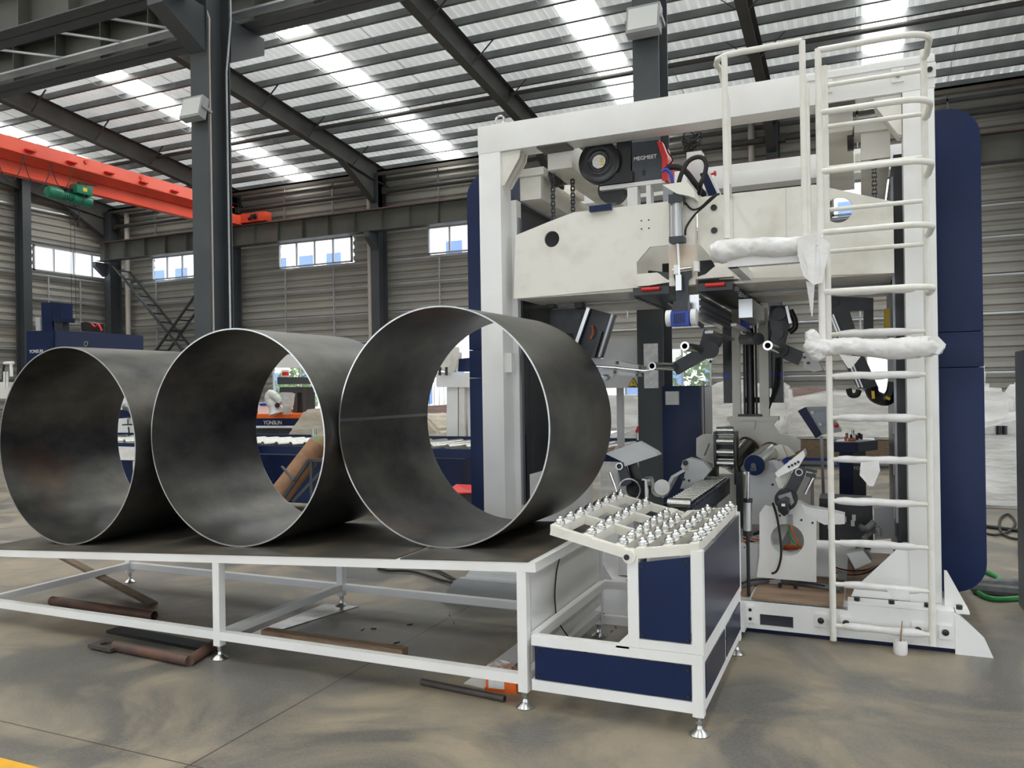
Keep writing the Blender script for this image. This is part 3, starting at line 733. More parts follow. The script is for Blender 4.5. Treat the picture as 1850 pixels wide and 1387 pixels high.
MB().prism([(-.998, .435), (-.755, .435), (-.752, .845), (-.998, .80)], YF-.028, YF-.022).build('front_panel', NAVY, bt)
MB().prism([(YF+.03, .425), (YB-.03, .425), (YB-.03, .86), (YF+.03, .855)], XR+.0262, XR+.03, axis='x').build('side_panel', NAVY2, bt)
for x, z in ((-1.53, .185), (-1.53, .31), (-.77, .185), (-.77, .31), (-.985, .45), (-.985, .785), (-.768, .45), (-.768, .825)):
    MB().cyl((x, YF-.034, z), (x, YF-.026, z), .007, n=10).build('screw', BLACK, bt)
for x in (-1.08, -.755): MB().cyl((x, YF, .385), (x, YF, .41), .012, n=12).build('bolt', BLACK, bt)
# top surfaces: flap slopes down to the hinge, fixed side rises to the right
def ztop(x): return .855 + (-1.02-x)*.235 if x < -1.0 else .868 + (x+1.0)*.15
def strip(mb, x, y0, y1, wd=.045, h=.05):
    z = ztop(x); s = .235 if x < -1 else -.15
    a, b = x-wd/2, x+wd/2; za, zb = z+s*wd/2, z-s*wd/2
    mb._faces([(a, y0, za-h), (a, y1, za-h), (b, y1, zb-h), (b, y0, zb-h), (a, y0, za), (a, y1, za), (b, y1, zb), (b, y0, zb)],
              [(0, 1, 2, 3), (7, 6, 5, 4), (0, 4, 5, 1), (1, 5, 6, 2), (2, 6, 7, 3), (3, 7, 4, 0)])
FXS = [-1.435, -1.265, -1.10]; RXS = [-.995, -.865, -.735]
fp = MB()
for x in FXS: strip(fp, x, YF-.018, 5.057)
for y in (YF, YF+.42, YF+.84, 5.04):
    fp.bar((-1.456, y, ztop(-1.455)-.0285), (-1.045, y, ztop(-1.045)-.0285), .04, .046)
fp.cyl((-1.045, YF-.04, ztop(-1.045)-.035), (-1.045, YF+.03, ztop(-1.045)-.035), .032, n=18)
flap = fp.build('tilting_flap', CREAM, bt)
MB().cyl((-1.055, YF-.045, .825), (-1.055, YF-.02, .825), .014, n=14).build('pivot_pin', BLACK, flap)
fx = MB()
for x in RXS: strip(fx, x, YF-.018, 5.057)
for y in (YF, YF+.42, YF+.84, 5.04):
    fx.bar((-1.0, y, ztop(-.99)-.0285), (-.715, y, ztop(-.715)-.0285), .04, .046)
fixd = fx.build('fixed_top', CREAM, bt)
proto = None
def ball(x, y, par):
    z = ztop(x); nx = .228 if x < -1 else -.148
    ax = Vector((nx, 0, 1)).normalized()
    b_ = MB().lathe([(.0, 0), (.028, 0), (.0295, .004), (.027, .009), (.0275, .012), (.024, .021), (.016, .028), (.0145, .029)], (x, y, z), ax, n=18)
    c = b_.build('ball_unit', ZINC, par, label='shiny ball transfer unit')
    MB().lathe([(.0, .0), (.009, .001), (.0125, .006), (.010, .012), (.005, .0155), (0, .016)], Vector((x, y, z))+ax*.0265, ax, n=14).build('ball', CHROME, c)
for xs, par in ((FXS, flap), (RXS, fixd)):
    pass
# ball units are parts of the table itself
for i, x in enumerate(FXS+RXS):
    n = (8, 8, 7, 6, 8, 9)[i]; st = (.16, .158, .158, .158, .152, .138)[i]
    for k in range(n): ball(x, YF+.055+k*st, bt)
# pneumatic cylinder under the flap
pc = MB().cyl((-1.05, 4.02, .72), (-.97, 4.06, .40), .024, n=16).build('air_cylinder', ALU, bt)
MB().box(-1.09, -1.03, 3.98, 4.05, .71, .77).build('cylinder_clevis', TEAL, bt)

# wires and small litter
wr = MB().tube([(-1.60, 4.30, .685), (-1.595, 4.22, .60), (-1.59, 4.18, .45), (-1.585, 4.25, .30), (-1.5, 4.4, .12), (-1.32, 4.5, .02), (-1.16, 4.55, .01), (-1.10, 4.7, .008)], .004, n=6, smooth=5)
tag(wr.build('cable', RUBBER), 'thin black wire trailing from the loading table to the floor', 'cable')
def G(x, y, z=0): return PZ(x, y, z)
def floorpipe(name, a, b, r, ri, m, lab, cat='pipe', z=None):
    p, s = G(*a), G(*b); z = r if z is None else z; p.z = z; s.z = z
    o = MB().pipe(p, s, r, ri).build(name, m); return tag(o, lab, cat)
floorpipe('steel_pipe', (94, 1093), (279, 1121), .035, .030, RUST, 'rust brown pipe lying on the floor beneath the table near the old plank')
floorpipe('steel_pipe', (762, 1237), (912, 1268), .018, .013, DPIPE, 'short dark pipe on the floor before the table, beside the orange box')
a, b = G(112, 1045), G(278, 1096)
o = MB().bar((a.x, a.y, .20), (b.x, b.y, .02), .065, .025).build('wooden_plank', WOODD); tag(o, 'weathered plank leaning on the lower frame of the loading table', 'plank')
a, b = G(478, 1150), G(732, 1187)
o = MB().bar((a.x, a.y, .028), (b.x, b.y, .028), .07, .055).build('wooden_beam', WOOD); tag(o, 'light squared timber under the middle of the loading table', 'timber')
# welded L of pipe with eyed plate
lp = thing('pipe_bracket', 'rusty welded L-shaped pipe with an eye plate on the floor', 'bracket', tuple(G(290, 1180)))
a, b, c = G(208, 1175), G(342, 1203), G(392, 1170)
for v in (a, b, c): v.z = .032
MB().cyl(a, b, .032, n=20).cyl(b, c, .032, n=20).build('bent_pipe', RUST, lp)
u = (a-b).normalized(); wv = Vector((-u.y, u.x, 0)); o_ = a+u*.035; o_.z = 0
mb = MB(); mb.prism([(-.07, -.062), (.15, -.062), (.15, .062), (-.07, .062)], .012, .034, axis='z', holes=[circle(.055, 0, .036)])
mb.xf(Matrix(((u.x, wv.x, 0, o_.x), (u.y, wv.y, 0, o_.y), (0, 0, 1, .0), (0, 0, 0, 1)))).build('eye_plate', DPIPE, lp)
a, b = G(205, 1140), G(372, 1172)
o = MB().bar((a.x, a.y, .012), (b.x, b.y, .012), .11, .02).build('steel_flat_bar', BLACK); tag(o, 'dark flat bar on the floor behind the rusty bracket', 'flat bar')
# plates under the table
a, b, c, d = G(455, 1143), G(600, 1092), G(640, 1090), G(520, 1140)
o = MB().prism([(v.x, v.y) for v in (G(452, 1146), G(585, 1092), G(648, 1096), G(470, 1150))], .001, .006, axis='z').build('sheet_metal', ZINC); tag(o, 'bright thin sheet on the floor under the table next to the rear middle foot', 'sheet')
o = MB().prism([(v.x, v.y) for v in (G(838, 1236), G(876, 1245), G(1020, 1128), G(985, 1126))], .001, .008, axis='z').build('sheet_metal', WHITE); tag(o, 'long white strip sheet on the floor under the right end of the table', 'sheet')
# orange box
ob = thing('orange_box', 'small orange cardboard box with a white label under the table', 'box', tuple(G(910, 1240)))
p = G(905, 1251); MB().box(p.x-.085, p.x+.085, p.y, p.y+.13, 0, .085).xf(Matrix.Translation((p.x, p.y, 0)) @ Matrix.Rotation(.15, 4, 'Z') @ Matrix.Translation((-p.x, -p.y, 0))).build('carton', ORG2, ob)
MB().box(p.x-.07, p.x+.02, p.y-.002, p.y-.0005, .02, .08).xf(Matrix.Translation((p.x, p.y, 0)) @ Matrix.Rotation(.15, 4, 'Z') @ Matrix.Translation((-p.x, -p.y, 0))).build('paper_label', PAPER, ob)
mb = MB(); 
for i in range(9):
    a = random.uniform(0, 6.28); c = Vector((p.x+.06*math.cos(a), p.y+.07+.04*math.sin(a), .088)); v = [c+Vector((random.uniform(-.06, .06), random.uniform(-.05, .05), random.uniform(0, .07))) for _ in range(4)]
    mb.bm.faces.new([mb.bm.verts.new(z) for z in v])
mb.build('crumpled_film', FILM, ob)
# cables on the floor behind the table
pts = [G(*q_, .02) for q_ in ((862, 1062), (800, 1048), (745, 1032), (700, 1030), (683, 1024), (700, 1018), (750, 1022), (790, 1030), (830, 1050), (866, 1060))]
tag(MB().tube(pts, .012, n=8, smooth=5).build('cable', RUBBER), 'thick black cable loop on the floor behind the loading table', 'cable')
pts = [G(*q_, .05) for q_ in ((868, 1055), (810, 1043), (775, 1022), (740, 1016), (690, 1022))]
tag(MB().tube(pts, .009, n=8, smooth=5).build('cable', RUBBER), 'second thinner black cable lying over the loop behind the loading table', 'cable')
# scraps
for i, (x, y) in enumerate(((812, 1110), (820, 1125), (717, 1160), (675, 1135), (655, 1137), (740, 1128), (1105, 1140), (1112, 1132))):
    p = G(x, y, .004); a = random.uniform(0, 3)
    o = MB().bar(p-Vector((math.cos(a)*.02, math.sin(a)*.02, 0)), p+Vector((math.cos(a)*.02, math.sin(a)*.02, 0)), .008, .006).build('metal_scrap', BLACK)
    tag(o, 'tiny dark scrap on the floor under the loading table', 'scrap', 'scraps under the loading table')
# paint pot brush by ladder
p = G(1627, 1181)
cp = thing('paint_cup', 'used white paint cup on the floor below the ladder', 'cup', tuple(p))
MB().lathe([(.036, 0), (.040, .01), (.040, .07), (.034, .085), (.030, .085), (.030, .075), (.0, .075)], (p.x, p.y, 0), n=20).build('body', WRAP, cp)
MB().cyl((p.x, p.y, .07), (p.x+.012, p.y+.01, .20), .006, .003, n=8).build('stirring_stick', WOOD, cp)
# ================================================================== THE GANTRY WELDING MACHINE
gm = thing('welding_gantry', 'large white portal frame of the welding machine with navy side covers', 'machine', (-1.15, 6.7, 0))
GL, GR, GF, GB = -2.74, .45, 5.65, 7.85
def p4pt(x, y, Y): v = PY(x, y, Y); return (v.x, v.z)
for x0, x1 in ((GL+.005, GL+.19), (GR-.185, GR-.005)):
    for y0 in (GF+.002, GB-.2):
        MB().box(x0, x1, y0, y0+.2, .24, 3.50).build('post', WHITE, gm, bevel=.004)
MB().box(GL, GR, GF, GF+.2, 3.5002, 3.715).build('top_beam', WHITE, gm, bevel=.004)
MB().box(GL, GR, GB-.2, GB, 3.5002, 3.715).box(GL+.2, GR-.2, GB-.212, GB-.2, 3.5, 3.62).build('top_beam', WHITE, gm, bevel=.003)
for x in (-2.13, -.13):
    db_ = MB().box(x-.10, x+.10, GF+.2, GB-.2, 3.36, 3.56).build('depth_beam', CREAM, gm, bevel=.003)
    MB().box(x-.12, x+.12, GF+.02, GF+.198, 3.488, 3.4995).build('joint_plate', BRASS, db_, label='dark primer coloured joint plate')
for x in (-2.40, .11): MB().box(x-.09, x+.09, GF+.25, GB-.2, 3.16, 3.34).build('depth_beam', CREAM, gm, bevel=.003)
# knee gussets below the top beam
for x, s in ((GL+.19, 1), (GR-.19, -1)):
    for y in (GF+.03, GF+.10, GF+.17):
        MB().prism([(x, 3.498), (x+s*.16, 3.498), (x+s*.15, 3.44), (x+s*.02, 3.24), (x, 3.24)], y, y+.010).build('gusset', CREAM, gm)
    MB().cyl((x+s*.10, GF+.06, 3.46), (x+s*.10, GF+.06, 3.498), .014, n=6).build('bolt', BLACK, gm)
# chain brackets and sprockets
for x, s in ((-2.40, 1), (.11, -1)):
    for y in (5.98, 6.75):
        m_ = MB(); m_.box(x-.09, x+.13*s if s > 0 else x+.09, y-.12, y+.12, 3.341, 3.40) if s > 0 else m_.box(x-.13, x+.09, y-.12, y+.12, 3.341, 3.40)
        m_.build('chain_bracket', CREAM, gm)
        MB().cyl((x, y, 3.40), (x, y, 3.425), .016, n=6).build('bolt', BLACK, gm)
    MB().cyl((x+s*.135, 6.05, 3.36), (x+s*.175, 6.05, 3.36), .085, n=28).build('sprocket', BLACK, gm)
# hoisting chains
def chain(x, y, z0, z1, lab):
    mb = MB(); z = z0; k = 0
    while z < z1:
        w_ = .011 if k % 2 == 0 else .016
        mb.box(x-w_, x-w_+.005, y-.012, y+.012, z, z+.034); mb.box(x+w_-.005, x+w_, y-.012, y+.012, z, z+.034); mb.cyl((x-w_-.002, y, z+.005), (x+w_+.002, y, z+.005), .006, n=6)
        z += .028; k += 1
    o = mb.build('roller_chain', CHAR); tag(o, lab, 'chain')
chain(-2.22, 5.93, 2.90, 3.34, 'left of the two lifting chains at the left gantry post')
chain(-2.14, 6.18, 2.90, 3.36, 'right of the two lifting chains at the left gantry post')
chain(.10, 5.93, 2.90, 3.34, 'lifting chain behind the ladder at the right gantry post')
# inner rails and dark backs of the posts
for x, s in ((GL+.19, 1), (GR-.19, -1)):
    def bx(m__, a, b, y0, y1, z0, z1): m__.box(min(x+s*a, x+s*b), max(x+s*a, x+s*b), y0, y1, z0, z1); return m__
    bx(MB(), -.10, .045, GF+.203, GF+.30, .60, 3.16).build('inner_post', WHITE if s > 0 else BLACK, gm)
    bx(bx(MB(), .046, .062, GF+.22, GF+.25, .72, 3.02), .046, .058, GF+.262, GF+.28, .72, 3.02).build('linear_rail', RAIL_ST, gm, label='bright steel guide rail')
    bx(MB(), .02, .05, GF+.305, GB-.22, .95, 3.15).build('bellows_cover', BLACK, gm, label='black inner cover')
    m__ = MB()
    for i in range(44): bx(m__, .05, .054, GF+.42, GF+.46, .98+i*.03, .995+i*.03)
    m__.build('rack', CHAR, gm)
    bx(MB(), .02, .05, GF+.305, GB-.22, .34, .948).build('lower_cover', WHITE if s > 0 else NAVY2, gm)
for z in (1.02, 1.30, .72): MB().box(.195, .1995, 6.05, 6.13, z, z+.12).build('cover_slot', GREYL, gm)
MB().box(-2.55+.045, -2.55+.06, GF+.30, GF+.36, .40, 1.28).build('energy_chain', BLKP, gm)
MB().box(-2.55, -2.50, GF+.05, GF+.12, 1.78, 1.93).build('mount_block', WHITE, gm)
# navy side covers
for s, xa, xb in ((-1, -3.02, GL+.06), (1, GR-.06, .735)):
    z0, z1, R_ = .30, 3.46, .20
    if s > 0: pts = [(xa, z0-.04), (xb-R_, z0-.04)] + arc(xb-R_, z0-.04+R_, R_, -90, 0)[1:] + arc(xb-R_, z1-R_, R_, 0, 90) + [(xa, z1)]
    else: pts = [(xb, z0-.04)] + [(xb, z1)] + arc(xa+R_, z1-R_, R_, 90, 180) + arc(xa+R_, z0-.04+R_, R_, 180, 270)
    def clip(za, zb):
        out = []
        n = len(pts)
        def side(p, z, up): return (p[1] >= z) if up else (p[1] <= z)
        poly = pts
        for z, up in ((za, True), (zb, False)):
            res = []
            for i in range(len(poly)):
                a, b = poly[i], poly[(i+1) % len(poly)]
                ia, ib = side(a, z, up), side(b, z, up)
                if ia: res.append(a)
                if ia != ib: t = (z-a[1])/(b[1]-a[1]); res.append((a[0]+(b[0]-a[0])*t, z))
            poly = res
        return poly
    for za, zb in ((0, 1.745), (1.749, 1.98), (1.984, 4)):
        MB().prism(clip(za, zb), 6.0, 7.5).build('side_cover', NAVY, gm, bevel=.003, label='navy sheet side cover')
# base
NAVYD = NAVY2
bpts = [(-2.85, .03), (.66, .03), (.66, .10), (.60, .14), (.52, .24), (.5, .245), (-.10, .245), (-.10, .205), (-2.2, .205), (-2.2, .245), (-2.80, .245), (-2.85, .18)]
MB().prism(bpts, 5.5, 5.52, holes=[[(-.64, .055), (-.43, .055), (-.43, .13), (-.64, .13)]]).build('base_front', WHITE, gm)
MB().box(-2.85, .56, 5.52, 7.9, .0, .05).build('base_plinth', NAVYD, gm)
MB().box(-2.80, .50, 5.6, 7.9, .05, .204).build('base_body', WHITE, gm)
MB().box(-.66, -.42, 5.521, 5.6, .05, .15).build('base_pocket', CHAR, gm)
MB().prism([(.66, .0), (.70, .0), (.66, .10), (.52, .24), (.50, .24), (.50, .0)], 5.495, 5.56).build('base_foot', WHITE, gm)
MB().prism([(-3.03, .0), (-2.30, .0), (-2.30, .20), (-2.86, .20), (-2.90, .18)], 5.44, 5.4995).build('base_foot', GREYL, gm)
# footing plates and braces of the posts
for x0, x1, s in ((-.10, .50, 1), (-2.80, -2.2, -1)):
    fp_ = MB().box(x0, x1, 5.515, 5.64, .246, .26).build('foot_plate', WHITE, gm, bevel=.002)
    xa = x0+.02 if s > 0 else x1-.02
    MB().prism([(xa, .26), (xa+s*.02, .31), (xa+s*.27, .58), (xa+s*.36, .60), (xa+s*.36, .26)], 5.66, 5.68).build('foot_brace', WHITE, gm)
    for i in range(3):
        xx = x0+.055+i*.20; MB().cyl((xx, 5.55, .26), (xx, 5.55, .285), .018, n=8).build('bolt', BLACK, fp_)
MB().prism([(.455, .26), (.58, .26), (.47, .48), (.455, .48)], 5.60, 5.62).build('foot_brace', WHITE, gm)
fp_ = MB().box(.505, .58, 5.5, 5.66, .246, .26).build('foot_plate', WHITE, gm); MB().cyl((.53, 5.56, .26), (.53, 5.56, .285), .018, n=8).build('bolt', BLACK, fp_)
# connection bracket to the ball table
MB().box(-.83, -.72, 5.36, 5.50, .04, .20).build('tie_bracket', WHITE, gm)
for z in (.095, .155): MB().cyl((-.70, 5.495, z), (-.70, 5.485, z), .011, n=12).build('bolt', BLACK, gm)
MB().box(-.74, -.675, 5.488, 5.50, .07, .18).build('tie_plate', WHITE, gm)
# top corner plates with bolts
for x in (-.18, .24, .42):
    z = 3.61; CPL = MB().box(x-.035, x+.035, 5.638, 5.65, z-.045, z+.045).build('corner_plate', WHITE, gm); MB().cyl((x, 5.625, z), (x, 5.64, z), .018, n=6).build('bolt', BLACK, CPL)
MB().box(-.30, .45, 5.638, 5.65, 3.66, 3.70).build('top_lip', WHITE, gm)
# lifting eye
ey = MB(); R1, R2 = .036, .009
for i in range(24):
    a0 = 2*PI*i/24; a1 = 2*PI*(i+1)/24
    ey.cyl((-2.59+R1*math.cos(a0), 5.75, 3.775+R1*math.sin(a0)), (-2.59+R1*math.cos(a1), 5.75, 3.775+R1*math.sin(a1)), R2, n=8, cap=False)
ey.cyl((-2.59, 5.75, 3.715), (-2.59, 5.75, 3.74), .025)
ey.build('lifting_eye', ZINC, gm)
MB().box(-2.64, -2.50, 5.67, 5.83, 3.715, 3.724).build('eye_base', WHITE, gm)
# plywood deck lying on the base
tag(MB().box(-.70, -.13, 5.56, 6.35, .206, .218).build('plywood_sheet', PLY), 'brown plywood sheet laid on the machine base behind the ladder', 'plywood')
tag(MB().box(-.12, .20, 5.75, 7.4, .206, .216).build('plywood_sheet', PLY), 'narrow plywood sheet on the base beside the right post', 'plywood')
tag(MB().box(-1.62, -.72, 5.62, 7.3, .206, .216).build('plywood_sheet', PLY), 'plywood under the clamping units left of the navy table', 'plywood')

# ------------------------------------------------------------------ crosshead
ch = thing('crosshead', 'cream moving crosshead beam spanning the gantry posts', 'machine part', (-1.15, 6.3, 2.35))
YC = 5.70
hole1 = [(p[0], p[1]) for p in circle(-2.15, 2.79, .062)]; hole2 = circle(-.12, 2.80, .085)
left = [(-2.475, 2.352), (-2.45, 2.845), (-2.15, 2.93), (-1.97, 2.975), (-1.24, 2.98), (-1.24, 2.665), (-1.39, 2.665), (-1.49, 2.56), (-1.485, 2.375)]
right = [(-1.045, 2.665), (-1.045, 2.985), (-.27, 2.985), (-.18, 2.955), (.205, 2.82), (.205, 2.36), (-.9, 2.395), (-.95, 2.55), (-.99, 2.60)]
FPL = MB().prism(left, YC, YC+.02, holes=[hole1]).build('front_plate', CREAM, ch, label='cream front plate, left half')
FPR = MB().prism(right, YC, YC+.02, holes=[hole2]).build('front_plate', CREAM, ch, label='cream front plate, right half')
full = [(-2.475, 2.352), (-2.45, 2.845), (-2.15, 2.93), (-1.97, 2.90), (-.27, 2.90), (-.18, 2.90), (.205, 2.82), (.205, 2.36)]
MB().prism(full, 7.0, 7.02, holes=[hole1, hole2]).build('rear_plate', CREAM, ch)
MB().box(-2.46, -1.5, YC+.021, 6.25, 2.352, 2.37).build('underside_plate', CREAM, ch)
MB().box(-.9, .2, YC+.021, 6.25, 2.36, 2.375).build('underside_plate', CREAM, ch, label='glossy underside plate')
MB().box(-2.46, .2, 6.45, 6.999, 2.34, 2.36).build('underside_plate', CREAM, ch)
for a_, b_ in ((-2.40, -1.5), (-.9, .2)): MB().box(a_, b_, 6.255, 6.445, 2.375, 2.41).build('guide_slot', BLACK, ch)
for a_, b_ in ((-2.40, -1.5), (-.9, .2)): MB().box(a_, b_, 6.27, 6.30, 2.345, 2.372).build('guide_rail', RAIL_ST, ch)
MB().box(-1.485, -.95, 6.5, 6.98, 2.52, 2.66).build('inner_block', BLACK, ch)
for xe in (-2.46, .18): MB().box(xe, xe+.02, YC+.022, 6.98, 2.38, 2.80).build('end_plate', CREAM, ch)
MB().prism([(-1.48, 2.38), (-1.25, 2.38), (-1.25, 2.50), (-1.48, 2.54)], 6.0, 6.1).build('inner_block', BLKP, ch)
for x, z in ((-.93, 2.90), (-.93, 2.74), (-.155, 3.0)):
    if z < 2.98: MB().lathe([(.0, 0), (.022, 0), (.022, .008), (0, .008)], (x, YC-.001, z), (0, -1, 0)).build('bore_cap', BLACK, FPR)
for dx in (0, .055):
    for dz in (0, .06): MB().cyl((-1.45+dx, YC-.002, 2.80+dz), (-1.45+dx, YC+.001, 2.80+dz), .006, n=10).build('tapped_hole', BLACK, FPL)
for x in (-.80, -.45): MB().box(x-.002, x+.002, YC-.001, YC, 2.45, 2.98).build('weld_line', GREYL, FPR)
# front brackets holding the belt units
lb = XZ([(1150, 495), (1152, 517), (1170, 516), (1218, 508), (1203, 504), (1187, 492)], 5.62)
rb2 = XZ([(1257, 504), (1324, 499), (1322, 490), (1318, 484), (1290, 482), (1275, 495), (1257, 501)], 5.62)
MB().prism(lb, 5.62, 5.699).build('bracket', CREAM, ch); MB().prism(rb2, 5.62, 5.699).build('bracket', CREAM, ch)
# slide column in the middle
MB().box(-1.235, -1.05, 5.615, 5.70, 2.36, 3.0).build('slide_column', CREAM, ch, label='cream slide column with brown heat stain')
STAIN = mat('heat_stain', (.60, .46, .34), .5, col2=(.74, .66, .56), scale=5)
a, b = p4pt(1213, 445, 5.61), p4pt(1256, 508, 5.61)
MB().box(-1.234, -1.051, 5.612, 5.6149, 2.42, 2.64).build('stained_plate', STAIN, ch)
MB().prism([(p[0], p[1]) for p in XZ([(1199, 336), (1243, 330), (1256, 346), (1257, 360), (1246, 356), (1225, 352), (1213, 345)], 5.54)], 5.50, 5.66).build('top_shelf', CREAM, ch)
# pneumatic lifting cylinder
x0c, z0c = p4pt(1223, 395, 5.55)
def zc(y): return p4pt(1225, y, 5.55)[1]
ACY = MB().cyl((x0c, 5.56, zc(428)), (x0c, 5.56, zc(362)), .036, n=24).build('air_cylinder', ALU, ch, label='aluminium air cylinder')
MB().box(x0c-.05, x0c+.05, 5.51, 5.61, zc(367), zc(352)).box(x0c-.02, x0c+.02, 5.53, 5.58, zc(352), zc(340)).build('cylinder_cap', CHAR, ACY)
MB().box(x0c-.05, x0c+.05, 5.51, 5.61, zc(438), zc(428)).build('cylinder_cap', CHAR, ACY)
for dx in (-.043, .043): MB().cyl((x0c+dx, 5.52, zc(428)), (x0c+dx, 5.52, zc(362)), .006, n=8).build('tie_rod', CHROME, ACY)
MB().cyl((x0c+.008, 5.56, zc(500)), (x0c, 5.56, zc(436)), .011, n=12).build('piston_rod', CHROME, ACY)
MB().box(x0c-.012, x0c+.028, 5.53, 5.57, zc(525), zc(497)).build('rod_clevis', ALU, ACY)
# dark slide plate, motor
MB().prism(XZ([(1216, 494), (1249, 488), (1250, 500), (1243, 505), (1243, 548), (1247, 575), (1215, 577), (1214, 550), (1222, 545), (1220, 510)], 5.59), 5.59, 5.61).build('slide_plate', CHAR, ch)
MB().box(*sorted((p4pt(1210, 0, 5.56)[0], p4pt(1219, 0, 5.56)[0])), 5.55, 5.60, zc(495), zc(478)).build('guide_block', WHITE, ch)
MB().box(*sorted((p4pt(1246, 0, 5.56)[0], p4pt(1255, 0, 5.56)[0])), 5.55, 5.60, zc(492), zc(474)).build('guide_block', WHITE, ch)
MB().cyl((p4pt(1215, 486, 5.57)[0], 5.57, zc(486)), (p4pt(1250, 484, 5.57)[0], 5.57, zc(484)), .011, n=12).build('cross_pin', CHROME, ch)
mx0, mz0 = p4pt(1231, 575, 5.52)
SVM = MB().box(mx0-.062, mx0+.062, 5.46, 5.56, mz0-.055, mz0+.045).build('servo_motor', BLUEM, ch, bevel=.006, label='blue servo motor with cooling fins')
for i in range(6): MB().box(mx0-.04+i*.014, mx0-.034+i*.014, 5.452, 5.46, mz0-.04, mz0+.03).build('cooling_fin', NAVY2, SVM)
for s in (-1, 1): MB().cyl((mx0+s*.066, 5.53, mz0+.005), (mx0+s*.105, 5.53, mz0+.005), .058, n=24).build('white_wheel', WHITE, SVM, bevel=.006)
MB().box(mx0-.05, mx0+.05, 5.50, 5.58, mz0+.045, mz0+.12).build('gear_head', BLACK, SVM)
# red handled belt units going back under the crosshead
for xa, xb, ex in ((-1.50, -1.24, -1), (-1.04, -.80, 1)):
    zt = 2.365; mb = MB().box(xa, xb, 5.62, 7.3, zt-.055, zt)
    BU = mb.build('belt_unit', BLACK, ch)
    for i in range(14):
        xx = xb if ex > 0 else xa
        MB().box(min(xx, xx+ex*.035), max(xx, xx+ex*.035), 5.66+i*.115, 5.72+i*.115, zt-.06, zt-.03).build('cleat', BLKP, BU)
    MB().cyl(((xa+xb)/2-.06, 5.60, zt-.018), ((xa+xb)/2+.07, 5.60, zt-.018), .013, n=14).build('red_roller', RED, BU)
# beams running back under the head
MB().box(-1.10, -1.03, 5.62, 7.35, 2.14, 2.29).build('tool_beam', ALU, ch, label='long aluminium tool beam')
for z in (2.16, 2.20, 2.25): MB().box(-1.03, -1.018, 5.62, 7.35, z, z+.012).build('beam_rail', RAIL_ST, ch)
MB().box(-1.06, -1.0, 6.0, 7.4, 2.04, 2.06).build('cable_lip', ALU, ch)
MB().box(-.84, -.74, 6.2, 7.5, 2.16, 2.30).build('tool_beam', ALU, ch, label='short aluminium tool beam on the right')
MB().box(-.90, -.86, 6.2, 7.4, 2.10, 2.12).build('cable_lip', WHITE, ch)
c = PY(1349, 578, 6.9); MB().box(c.x-.05, c.x+.05, 6.86, 6.95, c.z-.075, c.z+.075).build('blue_actuator', BLUEM, ch, bevel=.004)
for dx in (-.04, .04):
    for dz in (-.06, .06): MB().box(c.x+dx-.01, c.x+dx+.01, 6.85, 6.86, c.z+dz-.01, c.z+dz+.01).build('corner_bolt', WHITE, ch)
# welding torch cylinder hanging at the rear
a, b = PY(1338, 612, 7.2), PY(1370, 612, 6.8)
MB().cyl(a, b, .05, n=20).build('torch_body', RAIL_ST, ch)

# ------------------------------------------------------------------ wire feeder with spool, hoses
wf = thing('wire_feeder', 'black and red wire feeder box on top of the crosshead', 'wire feeder', tuple(PY(1150, 325, 5.9)))
Yf = 5.9
o1 = XZ([(1139, 258), (1190, 252), (1200, 285), (1200, 324), (1138, 329)], Yf)
CASE = MB().prism(o1, Yf, Yf+.22).build('case', CHAR, wf, bevel=.006)
MB().prism(XZ([(1187, 256), (1196, 256), (1206, 283), (1206, 326), (1196, 326), (1196, 286)], Yf-.01), Yf-.012, Yf+.23).build('red_side', RED, wf)
pt = PY(1145, 290.5, Yf-.002); px_ = PY(1186, 287, Yf-.002)
text('lettering', 'MEGMEET', .040, WHITE, CASE, (pt.x, Yf-.003, pt.z), (1, 0, 0), (0, 0, 1), thick=.001, bold=.0004)
cz = PY(1163, 312, Yf-.002); MB().box(cz.x-.012, cz.x+.012, Yf-.004, Yf, cz.z-.02, cz.z+.02).build('switch', BLKP, CASE)
sp_ = PY(1082, 292, 5.86); R_ = .163
SPL = MB().lathe([(.0, .0), (.055, .0), (.06, .004), (.08, .004), (.085, .009), (.10, .006), (.115, .010), (.13, .006), (.15, .006), (R_, .0), (R_, -.09), (.0, -.09)], (sp_.x, 5.86, sp_.z), (0, -1, 0), n=48).build('spool', BLKP, wf, label='round black wire spool cover')
MB().lathe([(0, .0), (.052, .0), (.052, .002), (0, .002)], (sp_.x, 5.859, sp_.z), (0, -1, 0), n=32).build('spool_label', PAPER, SPL, label='white round label')
for i, dz in enumerate((.016, -.004, -.024)):
    MB().box(sp_.x+.012, sp_.x+.040, 5.8555, 5.857, sp_.z+dz-.006, sp_.z+dz+.006).build('label_mark', YEL, SPL)
MB().box(sp_.x-.005, o1[0][0]+.02, Yf-.03, Yf+.1, sp_.z-.175, sp_.z-.10).box(sp_.x+.13, o1[0][0]+.01, Yf, Yf+.08, sp_.z-.12, sp_.z+.17).build('spool_arm', BLKP, wf)
ws = thing('feeder_stand', 'white bracket stand carrying the wire feeder on the crosshead', 'stand', tuple(PY(1150, 360, 5.9)))
MB().box(p4pt(1078, 0, Yf)[0], p4pt(1196, 0, Yf)[0], Yf, Yf+.25, p4pt(1140, 337, Yf)[1], p4pt(1140, 330, Yf)[1]).build('shelf', WHITE, ws)
MB().box(p4pt(1128, 0, Yf)[0], p4pt(1146, 0, Yf)[0], Yf, Yf+.1, 2.985, p4pt(1140, 338, Yf)[1]).box(p4pt(1162, 0, Yf)[0], p4pt(1170, 0, Yf)[0], Yf, Yf+.1, 2.985, p4pt(1140, 338, Yf)[1]).build('upright', WHITE, ws)
